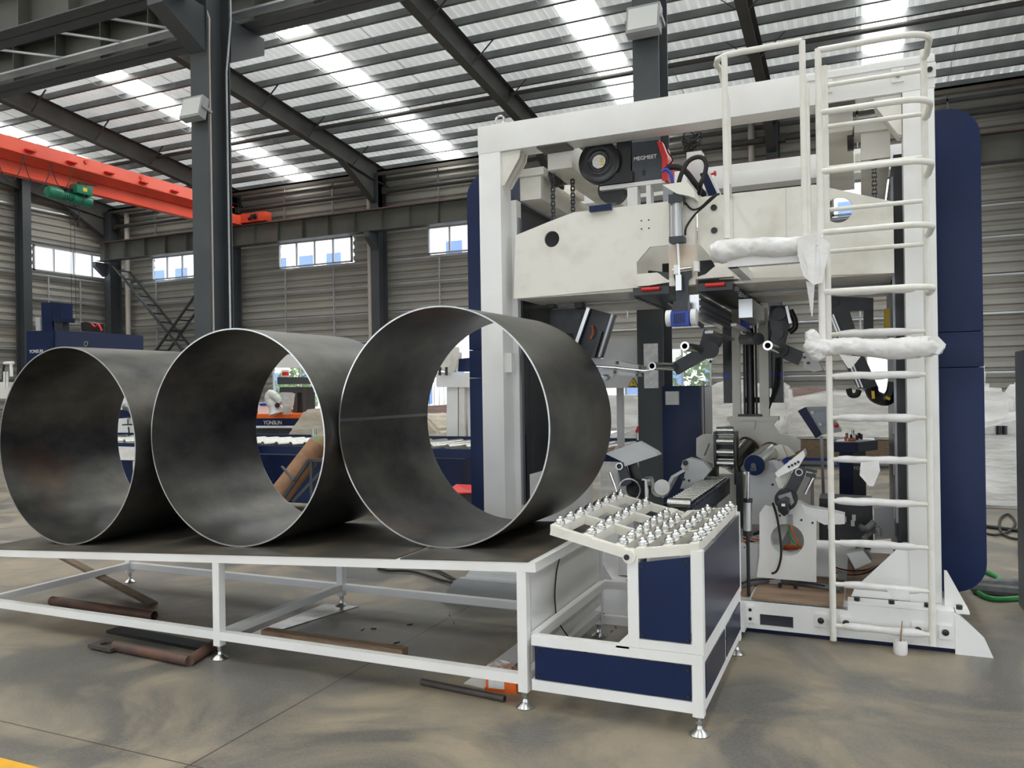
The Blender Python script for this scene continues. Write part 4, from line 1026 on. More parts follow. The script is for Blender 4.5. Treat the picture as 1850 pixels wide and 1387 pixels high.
c = PY(1088, 378, 5.72); MB().box(c.x-.085, c.x+.085, 5.665, 5.698, c.z-.02, c.z+.022).build('blue_clip', NAVY, ws)
c = PY(1091, 352, 5.95); MB().lathe([(.095, -.05), (.11, -.05), (.11, .05), (.095, .05)], (c.x+.06, 6.0, c.z+.04), (0, 1, 0)).build('cable_guide', BLKP, ws)
MB().box(-1.30, -1.20, 5.75, 5.85, 2.985, 3.10).build('rail_block', RAIL_ST, ws)
# tower with hoses behind the feeder
tw = thing('hose_tower', 'white post with tangled black hoses right of the wire feeder', 'post', tuple(PY(1250, 340, 6.1)))
Yt = 6.1
MB().box(p4pt(1236, 0, Yt)[0], p4pt(1263, 0, Yt)[0], Yt, Yt+.12, 2.985, p4pt(1250, 274, Yt)[1]).build('post', WHITE, tw)
for j in range(11):
    cx_ = PY(1240+random.random()*18, 262, Yt+.05); r_ = .02+.025*random.random()
    pts = [Vector((cx_.x+r_*math.cos(a)*1.1, cx_.y+r_*math.sin(a)*.6, cx_.z+.035*math.sin(a*.9+j)+.01*j-.04)) for a in [k*.7 for k in range(10)]]
    MB().tube(pts, .005, n=6, smooth=2).build('looped_wire', RUBBER, tw)
def hose(pts, r, Y, lab=None, m=RUBBER):
    o = MB().tube([PY(x, y, Y+dy) for x, y, dy in pts], r, n=10, smooth=6).build('hose', m); return tag(o, lab, 'hose')
hose([(1226, 330, 0), (1232, 312, 0), (1243, 292, 0), (1258, 284, 0), (1270, 286, 0), (1276, 298, 0), (1272, 318, 0), (1266, 332, 0), (1263, 350, .1)], .016, 5.75, 'thick black hose looping over the right of the wire feeder')
hose([(1205, 302, 0), (1225, 302, 0), (1240, 311, 0), (1255, 330, 0), (1272, 352, .1)], .022, 5.85, 'thickest black corrugated hose leaving the wire feeder')
hose([(1196, 310, 0), (1204, 306, 0), (1212, 315, 0), (1215, 330, 0)], .012, 5.70, 'short blue hose at the red side of the wire feeder', BLUEM)
hose([(1238, 366, 0), (1250, 378, 0), (1265, 375, 0), (1285, 357, 0), (1300, 350, 0)], .007, 5.60, 'thin air line drooping from the top of the air cylinder')
hose([(1238, 425, 0), (1240, 410, 0), (1255, 388, 0), (1275, 370, 0), (1295, 352, 0)], .007, 5.61, 'thin air line rising from the bottom of the air cylinder')
hose([(1200, 256, 0), (1207, 275, 0), (1215, 290, 0), (1200, 305, 0)], .006, 5.86, 'thin black lead clipped behind the red feeder side')
es = thing('emergency_stop_box', 'navy control box with a red mushroom button on the crosshead', 'switch box', tuple(PY(1290, 350, 5.95)))
ESB = MB().prism(XZ([(1264, 314), (1276, 308), (1296, 350), (1280, 353)], 5.95), 5.95, 6.05).build('box', NAVY, es); MB().prism(XZ([(1276, 308), (1282, 310), (1302, 352), (1296, 350)], 5.95), 5.95, 6.05).build('cover', WHITE, es)
c = PY(1291, 314, 5.98); MB().lathe([(.0, .0), (.008, 0), (.008, .025), (.02, .028), (.02, .04), (0, .045)], (c.x-.03, c.y, c.z), (1, 0, .1)).build('mushroom_button', RED, ESB)

# ------------------------------------------------------------------ ladder with hoops and guard rail
ld = thing('caged_ladder', 'tall white caged ladder standing against the right gantry post', 'ladder', (.08, 5.4, 0))
LXL, LXR, LY = -.185, .372, 5.42
MB().tube([(LXL, LY, .03), (LXL, LY, 3.66)], .020, n=14).build('stile', TUBE, ld)
MB().tube([(LXR, LY, .06), (LXR, LY, 3.66)], .020, n=14).build('stile', TUBE, ld)
rz = [.125, .388, .65, .91, 1.175, 1.44, 1.70, 1.965, 2.235, 2.49, 2.755, 3.28, 3.53]
rz = [.125+.2625*i for i in range(14)]; RUNGS = []
for i, z in enumerate(rz):
    if i in (11,): z = z
    RUNGS.append(MB().cyl((LXL, LY, z), (LXR, LY, z), .0145, n=12).build('rung', TUBE, ld))
# paper and tape sleeves on the lower rungs
for i, z in enumerate(rz[:9]):
    n_ = 9; a0 = LXL+.03+random.random()*.04; a1 = LXR-.03-random.random()*.09
    pts = [(a0+(a1-a0)*k/n_, LY, z+random.uniform(-.003, .003)) for k in range(n_+1)]
    rr = [random.uniform(.0215, .0275) for _ in pts]; rr[0] = rr[-1] = .019
    MB().tube(pts, .02, n=12, radii=rr, smooth=2).build('wrapping', WRAP, RUNGS[i], label='white tape wrapping on a rung')
# foot plates
for x in (LXL-.075, LXL+.075, LXR-.075, LXR+.075):
    FC = MB().box(x-.035, x+.035, 5.485, 5.499, .09, .17).build('foot_clamp', WHITE, ld)
    MB().lathe([(.0, 0), (.018, 0), (.020, .008), (.012, .012), (0, .012)], (x, 5.485, .13), (0, -1, 0)).build('clamp_bolt', BLACK, FC)
for x in (LXL, LXR): MB().box(x-.015, x+.015, LY, 5.50, .11, .15).build('clamp_arm', WHITE, ld)
# cage upright and hoops
UY = 5.02; UX = PY(1481, 300, UY).x; topz = PY(1480, 88, UY).z
MB().tube([(UX, UY, PY(1490, 640, UY).z), (UX, UY, topz)], .0195, n=14).build('cage_upright', TUBE, ld)
def hoop(yp, r=.0185):
    z = PY(1484, yp, UY).z; R_ = .13; xe = LXR+.012
    pts = [(UX, UY, z), (xe-R_-.08, UY-.005, z)] + [(xe-R_+R_*math.sin(a), UY+R_*(1-math.cos(a)), z) for a in [PI/2*k/6 for k in range(0, 7)]] + [(xe, LY-.05, z), (LXR, LY, z)]
    MB().tube(pts, r, n=12).build('cage_hoop', TUBE, ld)
for yp in (90, 203, 310, 420, 528): hoop(yp)
hoop(636)
# guard rail of the platform left of the ladder
gr = thing('guard_rail', 'curved white guard rail of the small platform left of the ladder', 'railing', (-.6, UY, 2.6))
GX1 = PY(1451, 200, UY).x; GX0 = PY(1311, 250, UY).x
zt = PY(1450, 74, UY).z
zbR, zbL = PY(1462, 430, UY).z, PY(1320, 430, UY).z
pts = [(GX1, UY, zt)] + [(GX0+.07, UY, zt), (GX0-.0, UY+.01, zt), (GX0-.06, UY+.06, zt), (GX0-.085, UY+.13, zt), (GX0-.07, UY+.22, zt-.05), (GX0, UY+.62, zt-.75)]
MB().tube([(GX1, UY, zt)]+[(GX0+.10, UY, zt), (GX0+.02, UY+.006, zt), (GX0-.05, UY+.05, zt), (GX0-.07, UY+.13, zt), (GX0-.055, UY+.19, zt-.012)], .0185, n=12).build('top_rail', TUBE, gr)
MB().tube([(GX0-.055, UY+.19, zt-.012), (PY(1310, 165, UY+.26).x, UY+.26, PY(1310, 165, UY+.26).z), (PY(1315, 200, UY+.28).x, UY+.28, PY(1315, 200, UY+.28).z), (PY(1317, 330, UY+.28).x, UY+.28, PY(1317, 330, UY+.28).z), (PY(1317, 352, YC).x, YC, PY(1317, 352, YC).z)], .017, n=12, smooth=3).build('rear_stay', TUBE, gr)
MB().tube([(GX1, UY, zt), (GX1, UY, zbR)], .0185, n=14).build('upright', TUBE, gr)
MB().tube([(GX0, UY, zt-.006), (GX0, UY, zbL)], .0185, n=14).build('upright', TUBE, gr)
MB().tube([(GX1+.022, UY+.01, zt-.25), (GX1+.022, UY+.01, zbR)], .014, n=12).build('upright', TUBE, gr)
zp = PY(1400, 468, UY).z
pf = thing('platform', 'small wrapped platform arm projecting from the crosshead', 'platform', (-.5, 5.3, zp))
MB().box(GX0, UX, UY-.02, UY+.05, zp-.03, zp+.03).box(GX0, GX0+.06, UY, YC, zp-.03, zp+.03).box(UX-.06, UX, UY, YC, zp-.03, zp+.03).build('frame', WHITE, pf)
# cloth bundles
def bundle(pix, Y, radii, lab, m=WRAP, seed=1, n=18):
    rnd = random.Random(seed); P_ = [PY(x, y, Y+dy) for x, y, dy in pix]
    mb = MB().tube(P_, .05, n=n, radii=radii, smooth=6)
    for v in mb.bm.verts:
        v.co += Vector((rnd.uniform(-1, 1), rnd.uniform(-1, 1), rnd.uniform(-1, 1)))*.004
    bmesh.ops.subdivide_edges(mb.bm, edges=mb.bm.edges, cuts=1, use_grid_fill=True)
    from mathutils import noise as nz
    for v in mb.bm.verts:
        q_ = nz.noise(Vector((v.co.x*14+v.co.z*22, v.co.y*9, v.co.z*10)))*.011 + abs(nz.noise(v.co*26))*.006
        v.co += Vector((.1, -.7, .5))*q_
    o = mb.build('protective_wrap', m, smooth=1.2); return tag(o, lab, 'wrapping')
bundle([(1284, 458, 0), (1300, 455, 0), (1330, 450, 0), (1360, 447, 0), (1400, 447, 0), (1440, 445, 0), (1470, 442, 0), (1488, 440, 0)], UY-.02, [.045, .072, .062, .056, .060, .055, .060, .045], 'fat white cloth roll wrapped around the platform arm beneath the guard rail', seed=2)
bundle([(1457, 618, .0), (1468, 625, .0), (1495, 628, 0), (1530, 626, 0), (1570, 628, 0), (1610, 630, 0), (1650, 628, 0), (1682, 626, 0), (1698, 628, .05)], UY-.02, [.03, .055, .048, .050, .052, .060, .062, .056, .03], 'long white cloth roll wrapped around the lowest ladder hoop', seed=3)
bundle([(1462, 598, .02), (1468, 612, .02), (1474, 632, .02), (1484, 650, .02)], UY-.04, [.024, .045, .055, .03], 'crumpled white cloth knot at the bottom of the cage upright', seed=5)
def rag(pts, Y, lab, seed=0, depth=.03):
    rnd = random.Random(seed); P_ = XZ(pts, Y); mb = MB(); mb.prism(P_, Y-.002, Y+.002)
    bmesh.ops.triangulate(mb.bm, faces=mb.bm.faces); bmesh.ops.subdivide_edges(mb.bm, edges=mb.bm.edges, cuts=3)
    from mathutils import noise as nz
    for v in mb.bm.verts: v.co.y += depth*nz.noise(Vector((v.co.x*9+seed, 0, v.co.z*5)))
    o = mb.build('hanging_cloth', WRAP, smooth=1.2); return tag(o, lab, 'cloth')
rag([(1440, 430), (1475, 418), (1500, 440), (1494, 462), (1486, 510), (1470, 515), (1452, 500), (1441, 460)], UY-.09, 'white rag hanging at the right end of the platform roll', 1)
rag([(1456, 508), (1472, 512), (1468, 570), (1466, 572)], UY-.02, 'pointed strip of cloth dangling under the platform rag', 2)
rag([(1516, 640), (1555, 644), (1538, 665), (1532, 665)], UY-.06, 'small triangular cloth corner under the hoop roll', 3)
rag([(1676, 610), (1694, 606), (1710, 622), (1696, 640), (1680, 636)], UY-.07, 'cloth tip sticking out at the right end of the hoop roll', 4)
rag([(1555, 835), (1588, 833), (1590, 850), (1578, 878), (1570, 878), (1553, 858)], LY-.04, 'white paper scrap hanging from a middle ladder rung', 6, .015)
a = PY(1520, 1062, LY-.03)
rag([(1600, 1062), (1640, 1066), (1645, 1076), (1628, 1074), (1612, 1082)], LY-.03, 'scrap of tape on the second lowest rung', 7, .01)
# ================================================================== CLAMPING UNITS INSIDE THE GANTRY
def P2(pts, Y): return [(a, max(b, .002)) for a, b in XZ(pts, Y)]
def z6(*q): return [(a/6.163+1180, b/6.163+720) for a, b in q]
def z8(*q): return [(a/8.405+1300, b/8.405+840) for a, b in q]
# rear column with yoke
pc = thing('positioner_column', 'cream twin-post column with black lift cylinder on a winged yoke', 'machine part', tuple(PY(1355, 830, 7.1)))
Yp = 7.1
yoke = z6((820, 222), (1385, 222), (1330, 300), (1400, 385), (1560, 420), (1640, 470), (1640, 570), (1500, 640), (1250, 800), (900, 820), (600, 700), (480, 640), (480, 440), (540, 402), (680, 400), (720, 320), (860, 290))
MB().prism(P2(yoke, Yp), Yp, Yp+.10).build('yoke', CREAM, pc, label='cream winged yoke plate')
MB().prism(P2(z6((820, 200), (1390, 200), (1390, 245), (820, 245)), Yp-.03), Yp-.03, Yp+.14).build('yoke_top', CREAM, pc)
MB().prism(P2(z6((980, 250), (1140, 250), (1130, 335), (990, 335)), Yp-.03), Yp-.035, Yp).build('yoke_pocket', CREAM, pc)
ztop_ = 2.33
for xa, xb in ((1323, 1337), (1372, 1389)):
    a, b = PY(xa, 700, Yp).x, PY(xb, 700, Yp).x
    MB().box(a, b, Yp, Yp+.07, PY(1350, 757, Yp).z, ztop_).build('post', CREAM, pc)
    MB().box(b-.002 if xa > 1350 else a-.022, b+.022 if xa > 1350 else a+.002, Yp+.01, Yp+.06, 1.62, 2.2).build('stripped_edge', BLACK, pc)
a = PY(1354, 650, Yp)
MB().cyl((a.x, Yp+.03, PY(1354, 755, Yp).z), (a.x, Yp+.03, 2.3), .036, n=20).build('lift_cylinder', BLACK, pc, label='black lift cylinder')
for dx in (-.048, .05): MB().cyl((a.x+dx, Yp+.03, PY(1354, 750, Yp).z), (a.x+dx, Yp+.03, 2.3), .010, n=10).build('guide_rod', BLKP, pc)
MB().box(a.x-.10, a.x+.10, Yp-.02, Yp+.08, PY(1354, 757, Yp).z, PY(1354, 748, Yp).z).build('cylinder_base', BLACK, pc)
for xa, xb, yb in ((1307, 1322, 728), (1394, 1415, 728)):
    a_, b_ = PY(xa, 700, Yp+.05).x, PY(xb, 700, Yp+.05).x
    MB().box(a_, b_, Yp+.05, Yp+.13, PY(1354, yb, Yp).z, 2.2).build('cable_channel', BLACK, pc)
    MB().box(a_-.001, b_+.001, Yp+.045, Yp+.05, 1.72, 1.76).build('blue_band', BLUEM, pc)
MB().box(PY(1330, 0, Yp).x, PY(1400, 0, Yp).x, Yp+.14, Yp+.16, PY(1354, 728, Yp).z, PY(1354, 718, Yp).z).build('cross_tie', NAVY, pc)
for k, dx in enumerate((0, .012, .024)):
    MB().tube([PY(1408-k*3, 645, Yp), PY(1406-k*3, 690, Yp), PY(1398-k*2, 715, Yp), PY(1390, 738, Yp)], .006, n=6, smooth=4).build('hose', RUBBER, pc)
MB().box(-1.45, -.40, Yp-.02, 7.6, .206, PY(1350, 858, Yp).z).build('pedestal', CREAM, pc)

# upper clamp arms: dark arms carrying steel tubes
def armpart(t, pts, Y, th, m, name): return MB().prism(P2(pts, Y), Y, Y+th).build(name, m, t, bevel=.003)
ua = thing('upper_clamp_arm', 'dark clamp arm with steel tubes pointing left, left of the rear column', 'clamp', tuple(PY(1270, 620, 6.6)))
armpart(ua, [(1272, 594), (1300, 606), (1306, 612), (1288, 640), (1276, 648), (1262, 640), (1264, 622)], 6.6, .10, CHAR, 'arm')
MB().bar(PY(1284, 630, 6.6), PY(1219, 667, 6.6), .10, .085, up=(0, 1, 0)).build('lever', CHAR, ua)
MB().cyl(PY(1283, 632, 6.53), PY(1283, 632, 6.72), .07, n=28).build('hub', BLACK, ua)
MB().pipe(PY(1237, 625, 6.1), PY(1275, 633, 6.7), .034, .022).build('tube', CHROME, ua, label='short steel tube')
MB().pipe(PY(1178, 661, 6.1), PY(1218, 663, 6.55), .032, .021).build('tube', CHROME, ua, label='steel tube end')
MB().bar(PY(1200, 538, 6.2), PY(1270, 590, 6.7), .02, .03).build('thin_link', ALU, ua)
ub = thing('upper_clamp_arm', 'dark clamp arm with steel tube pointing left, right of the rear column', 'clamp', tuple(PY(1415, 620, 6.6)))
armpart(ub, [(1392, 552), (1424, 552), (1428, 575), (1424, 600), (1420, 615), (1415, 640), (1400, 646), (1390, 630), (1394, 600), (1388, 575)], 6.6, .12, BLACK, 'arm')
MB().bar(PY(1410, 632, 6.6), PY(1448, 648, 6.6), .11, .085, up=(0, 1, 0)).build('lever', CHAR, ub)
MB().cyl(PY(1409, 630, 6.50), PY(1409, 630, 6.72), .06, n=24).build('hub', BLACK, ub)
MB().pipe(PY(1387, 624, 6.05), PY(1412, 634, 6.6), .034, .022).build('tube', CHROME, ub, label='steel tube')
for (x, y, r) in ((1408, 567, .05), (1405, 603, .045)): c = PY(x, y, 6.59); MB().cyl(c, c+Vector((0, -.02, 0)), r, n=24).build('joint_cap', CHAR, ub)
MB().tube([PY(1426, 600, 6.6), PY(1436, 592, 6.6), (PY(1436, 578, 6.6)), PY(1428, 560, 6.6)], .022, n=10, smooth=4).build('hose', RUBBER, ub)
MB().bar(PY(1421, 553, 6.56), PY(1428, 584, 6.56), .03, .02).build('side_rail', ALU, ub)
# roller arm panel at left: guide panel and polished rails
lg = thing('left_clamp_slide', 'black slanted slide panel under the crosshead beside the right ring', 'clamp', tuple(PY(1085, 600, 6.3)))
MB().prism(P2([(994, 560), (1062, 555), (1060, 640), (1045, 645), (1035, 602), (994, 602)], 6.3), 6.3, 6.32).build('back_plate', CHAR, lg)
MB().prism(P2([(1063, 556), (1108, 568), (1083, 646), (1050, 646), (1040, 625)], 6.15), 6.15, 6.26).build('slide_panel', BLACK, lg, bevel=.004)
MB().bar(PY(1064, 556, 6.12), PY(1041, 622, 6.12), .028, .03, up=(0, 1, 0)).build('toothed_rail', ALU, lg)
MB().bar(PY(1107, 568, 6.12), PY(1083, 645, 6.12), .018, .03, up=(0, 1, 0)).build('edge_rail', RAIL_ST, lg)
MB().bar(PY(1086, 598, 6.13), PY(1072, 646, 6.13), .028, .03, up=(0, 1, 0)).build('centre_rail', BLKP, lg)
MB().tube([PY(1070, 588, 6.12), PY(1071, 600, 6.1), PY(1067, 612, 6.12)], .007, n=6, smooth=4).build('orange_lead', ORCAB, lg)
c = PY(1045, 571, 6.3); MB().cyl(c, c+Vector((0, -.01, 0)), .03, n=24).build('bore', BLACK, lg)
for x in (1000, 1050): a = PY(x, 553, 6.28); MB().box(a.x-.03, a.x+.03, 6.2, 6.3, a.z-.02, a.z+.03).build('carriage_block', CHAR, lg)
wj = thing('white_jaw', 'pale jaw plate with polished rod sticking out from behind the right ring', 'clamp', tuple(PY(1110, 655, 6.2)))
MB().prism(P2([(1066, 645), (1110, 650), (1160, 661), (1157, 668), (1110, 662), (1072, 661)], 6.2), 6.2, 6.35).build('upper_jaw', GREYL, wj)
MB().prism(P2([(1082, 666), (1150, 673), (1152, 680), (1092, 676), (1086, 678)], 6.2), 6.2, 6.35).build('lower_jaw', GREYL, wj)
MB().tube([PY(1066, 661, 6.19), PY(1110, 664, 6.19), PY(1165, 670, 6.19), PY(1176, 668, 6.19)], .014, n=10).build('polished_rod', CHROME, wj)
MB().prism(P2([(1090, 678), (1097, 680), (1096, 684), (1092, 687), (1088, 686)], 6.2), 6.2, 6.3).build('tail', GREYL, wj)
for x, y in ((1115, 655), (1156, 663), (1111, 672), (1151, 677)): c = PY(x, y, 6.19); MB().box(c.x-.008, c.x+.008, 6.175, 6.2, c.z-.012, c.z+.012).build('clip', BLKP, wj)

# right clamp slide behind the ladder
rg = thing('right_clamp_slide', 'dark slanted clamp plate with cable chain seen through the ladder', 'clamp', tuple(PY(1540, 620, 6.4)))
MB().prism(P2([(1498, 535), (1578, 538), (1578, 560), (1535, 562), (1560, 640), (1588, 702), (1550, 702), (1522, 650), (1500, 560)], 6.4), 6.4, 6.43).build('plate', CHAR, rg)
MB().prism(P2([(1560, 560), (1578, 560), (1578, 600), (1560, 600)], 6.38), 6.36, 6.42).build('cable_chain', BLKP, rg)
MB().tube([PY(1573, 700, 6.35), PY(1580, 715, 6.35), PY(1600, 722, 6.35), PY(1612, 710, 6.35), PY(1616, 690, 6.35)], .045, n=8, smooth=4).build('cable_chain', BLKP, rg)
for x, y, dx, dy in ((1577, 713, 1, 7), (1600, 719, 8, 2)): MB().bar(PY(x, y-dy, 6.27), PY(x+dx, y+dy, 6.27), .012, .02).build('yellow_mark', YEL, rg)
for d in (0, 6): MB().bar(PY(1500+d*.8, 568, 6.37), PY(1552+d, 700, 6.37), .012, .02, up=(0, 1, 0)).build('slide_rail', ALU, rg)
MB().prism(P2([(1598, 557), (1607, 557), (1607, 598), (1598, 598)], 6.3), 6.3, 6.5).build('yellow_plate', YEL, rg)
MB().prism(P2([(1450, 638), (1467, 632), (1487, 668), (1470, 672), (1452, 664)], 6.35), 6.35, 6.5).build('white_head', GREYL, rg)
for x, y in ((1453, 645), (1460, 655)): c = PY(x, y, 6.34); MB().box(c.x-.01, c.x+.012, 6.34, 6.35, c.z-.01, c.z+.006).build('slot', BLACK, rg)
MB().tube([PY(1533, 702, 6.3), PY(1537, 713, 6.3), PY(1548, 713, 6.3), PY(1552, 704, 6.3)], .02, n=8, smooth=4).build('hose', RUBBER, rg)
c = PY(1507, 545, 6.39); MB().cyl(c, c+Vector((0, -.01, 0)), .035, n=24).build('bore', BLACK, rg)

# lower right clamp unit
lr = thing('lower_clamp_unit', 'white stand with round opening, dark arm and servo, right of the roller lane', 'clamp', tuple(PY(1420, 1040, 5.95)))
Yr = 5.95
stand = z8((605, 730), (685, 615), (830, 640), (930, 400), (1170, 460), (1290, 740), (1470, 800), (1470, 1780), (560, 1700), (605, 1380))
hc = PY(1422, 975, Yr); rc = abs(PY(1452, 975, Yr).x-hc.x)
MB().prism(P2(stand, Yr), Yr, Yr+.03, holes=[circle(hc.x, hc.z, rc*1.02, 36)]).build('stand_plate', WHITE, lr)
MB().prism(P2(z8((1200, 560), (1330, 640), (1620, 690), (1900, 760), (1900, 900), (1590, 910), (1300, 760)), Yr+.02), Yr+.031, Yr+.16).build('side_arm', WHITE, lr)
MB().pipe((hc.x, Yr+.031, hc.z), (hc.x, Yr+.17, hc.z), rc*1.15, rc*1.03, n=36).build('stand_collar', WHITE, lr)
arm = z8((990, 350), (1130, 60), (1200, 5), (1280, 30), (1310, 110), (1270, 210), (1160, 430), (1100, 400))
MB().prism(P2(arm, Yr-.06), Yr-.06, Yr-.01).build('arm', CHAR, lr, bevel=.003)
c = PY(1443.6, 852.5, Yr-.06); MB().pipe(c+Vector((0, -.015, 0)), c+Vector((0, .05, 0)), .026, .019).build('bearing_ring', ZINC, lr); MB().cyl(c+Vector((0, -.002, 0)), c+Vector((0, .01, 0)), .018).build('bore', BLACK, lr)
c = PY(1420.5, 901, Yr-.05); MB().cyl(c+Vector((0, -.05, 0)), c+Vector((0, .05, 0)), .075, n=32).build('drive_disc', BLACK, lr)
MB().prism(P2(z8((870, 540), (1000, 480), (1060, 500), (1050, 620), (1060, 720), (985, 770), (900, 690)), Yr-.16), Yr-.20, Yr-.10).build('servo', BLKP, lr, bevel=.008)
MB().prism(P2(z8((890, 470), (1080, 410), (1130, 570), (1080, 620), (1040, 500), (900, 510)), Yr-.13), Yr-.13, Yr-.10).build('servo_frame', GREYP, lr)
c = PY(1415.2, 912, Yr-.201); MB().box(c.x-.012, c.x+.012, Yr-.203, Yr-.20, c.z-.009, c.z+.009).build('rating_plate', WHITE, lr)
MB().bar(PY(1456, 847, Yr-.04), PY(1476, 852, Yr-.04), .03, .022).bar(PY(1456, 857, Yr-.06), PY(1474, 860, Yr-.06), .03, .024).build('link', CHAR, lr)
MB().cyl(PY(1470, 862, Yr-.05), PY(1455, 892, Yr-.05), .013, n=14).build('damper', CHROME, lr)
MB().prism(P2([(1402, 852), (1453, 812), (1456, 822), (1444, 842), (1406, 860)], Yr-.02), Yr-.10, Yr+.12).build('support_flap', WHITE, lr)
MB().prism(P2(z8((850, 210), (1000, 60), (1110, 60), (960, 350), (900, 340)), Yr), Yr-.02, Yr+.05).build('flap_carrier', CREAM, lr)
for i in range(4): c = PY(1425.5+i*5.6, 843-i*2.9, Yr-.1); MB().cyl(c+Vector((0, -.006, 0)), c, .009, n=10).build('bolt', BLACK, lr)
MB().box(*sorted((PY(1423, 930, Yr-.05).x, PY(1432, 930, Yr-.05).x)), Yr-.06, Yr-.03, PY(1430, 945, Yr).z, PY(1430, 928, Yr).z).build('junction_box', GREYP, lr)
MB().tube([PY(1396, 908, Yr-.04), PY(1404, 935, Yr-.04), PY(1410, 975, Yr-.06), PY(1411, 1005, Yr-.06), PY(1404, 1030, Yr-.06), PY(1394, 1036, Yr-.06)], .008, n=8, smooth=5).build('black_lead', RUBBER, lr)
MB().tube([PY(1424, 945, Yr-.03), PY(1428, 970, Yr-.0), PY(1440, 985, Yr+.05), PY(1450, 992, Yr+.1)], .005, n=6, smooth=5).build('green_lead', HOSEG, lr)
MB().tube([PY(1426, 945, Yr-.03), PY(1434, 965, Yr-.0), PY(1444, 985, Yr+.05), PY(1452, 990, Yr+.1)], .006, n=6, smooth=5).build('orange_lead', ORCAB, lr)
for x, y in ((1409, 931), (1448, 939), (1468, 944)): c = PY(x, y, Yr); MB().cyl(c+Vector((0, -.008, 0)), c, .008, n=8).build('bolt', BLACK, lr)
for x in (1409, 1437): c = PY(x, 1038, Yr-.04); MB().cyl((c.x, c.y, .222), (c.x, c.y, .25), .013, n=8).build('bolt', BLACK, lr)

# central white V carriers
cv = thing('centre_carrier', 'grey white V-shaped carrier plates around the roller lane', 'machine part', tuple(PY(1380, 900, 6.4)))
MB().prism(P2(z6((1030, 770), (1330, 690), (1400, 800), (1440, 900), (1400, 1060), (1420, 1180), (1200, 1400), (1030, 1400)), 6.4), 6.4, 6.5).build('right_plate', GREYL, cv)
MB().prism(P2(z6((1330, 690), (1430, 700), (1560, 880), (1500, 980), (1390, 820)), 6.38), 6.36, 6.42).build('right_wing', GREYL, cv)
MB().prism(P2(z6((330, 690), (400, 660), (560, 700), (640, 800), (560, 900), (420, 1000), (300, 1000), (360, 830), (310, 760)), 6.4), 6.4, 6.5).build('left_plate', GREYL, cv)
c = PY(1238.5, 836, 6.39); MB().cyl(c, c+Vector((0, -.004, 0)), .022, n=20).build('bore', BLACK, cv)
for pts in (z6((80, 1090), (200, 860), (340, 780), (350, 810), (230, 880), (110, 1110)),): MB().prism(P2(pts, 6.1), 6.1, 6.28).build('left_wing', GREYL, cv)
MB().cyl(PY(1196, 880, 6.05), PY(1190, 884, 6.3), .06, n=28).build('white_roller', WHITE, cv)
MB().prism(P2(z6((500, 660), (580, 505), (615, 505), (560, 640)), 6.8), 6.8, 6.9).build('rear_wing', GREYL, cv)
MB().prism(P2(z6((1300, 540), (1430, 510), (1490, 640), (1370, 690)), 6.7), 6.7, 6.8).build('rear_bracket', CREAM, cv)
MB().prism(P2(z6((1440, 520), (1500, 530), (1580, 620), (1500, 650)), 6.75), 6.75, 6.8).build('rear_bracket', CREAM, cv)
for x, y in ((1232, 862), (1236, 866), (1245, 868), (1396, 875)): c = PY(x, y, 6.09); MB().cyl(c, c+Vector((0, -.006, 0)), .010, n=10).build('bolt', BLACK, cv)
MB().box(-1.50, -.55, 6.0, 6.9, .206, .50).build('carrier_base', GREYL, cv)
# big support rollers
for nm, a, b, r, endm, lab in (('support_roller', (1322, 842, 6.83), (1353, 806, 7.02), .085, ZINC, 'large steel roller behind the black roller tower'), ('support_roller', (1363, 840, 6.3), (1392, 818, 6.8), .082, NAVY, 'steel roller with navy end cap right of the roller tower')):
    t = thing(nm, lab, 'roller', tuple(PY(*a))); A_, B_ = PY(*a), PY(*b)
    MB().cyl(A_, B_, r, n=36).build('barrel', ROLL, t); d_ = (A_-B_).normalized(); MB().cyl(A_+d_*.004, A_, r*.96, n=36).build('end_cap', endm, t)
    MB().cyl(A_+d_*.03, A_, .02, n=16).build('shaft', RAIL_ST, t); MB().cyl(B_, B_-d_*.012, r*1.1, n=36).build('end_flange', RUST, t)

# lower left clamp unit
ll = thing('lower_clamp_unit', 'dark clamp arm with chrome damper and stepped hub, left of the roller lane', 'clamp', tuple(PY(1140, 900, 5.9)))
def zz(*q): return [(a/9.245+1060, b/9.245+840) for a, b in q]
Yl = 5.9
MB().prism(P2(zz((510, -40), (540, -50), (640, -40), (760, 280), (680, 340), (590, 350)), Yl), Yl-.02, Yl+.01).build('front_arm', CHAR, ll)
MB().prism(P2(zz((660, -60), (820, -60), (920, 260), (880, 330), (760, 300)), Yl+.06), Yl+.06, Yl+.09).build('rear_arm', BLACK, ll)
c = PY(1120.6, 841.5, Yl-.02); MB().pipe(c+Vector((0, -.03, 0)), c+Vector((0, .1, 0)), .028, .02).build('tube_end', ZINC, ll)
MB().cyl(PY(1102, 853, Yl-.02), PY(1111, 878, Yl-.02), .012, n=12).cyl(PY(1111, 878, Yl-.02), PY(1114, 888, Yl-.02), .007, n=8).build('damper', CHROME, ll)
c = PY(1138, 884, Yl); MB().pipe(c, c+Vector((0, -.02, 0)), .088, .078, n=40).build('guard_ring', CHROME, ll)
MB().cyl(c+Vector((.10, .02, .0)), c+Vector((-.0, .1, 0)), .07, n=30).build('hub', BLACK, ll)
for i in range(5): q_ = PY(1167+i*2.2, 871-i*.8, Yl+.08); MB().lathe([(.042-.003*i, 0), (.042-.003*i, .012)], (q_.x+.0, q_.y, q_.z), (1, -.2, .25), n=24).build('stepped_disc', ZINC, ll)
MB().prism(P2(zz((920, 230), (990, 240), (1020, 420), (1020, 560), (900, 560), (960, 420)), Yl+.03), Yl+.03, Yl+.06).build('side_plate', WHITE, ll)
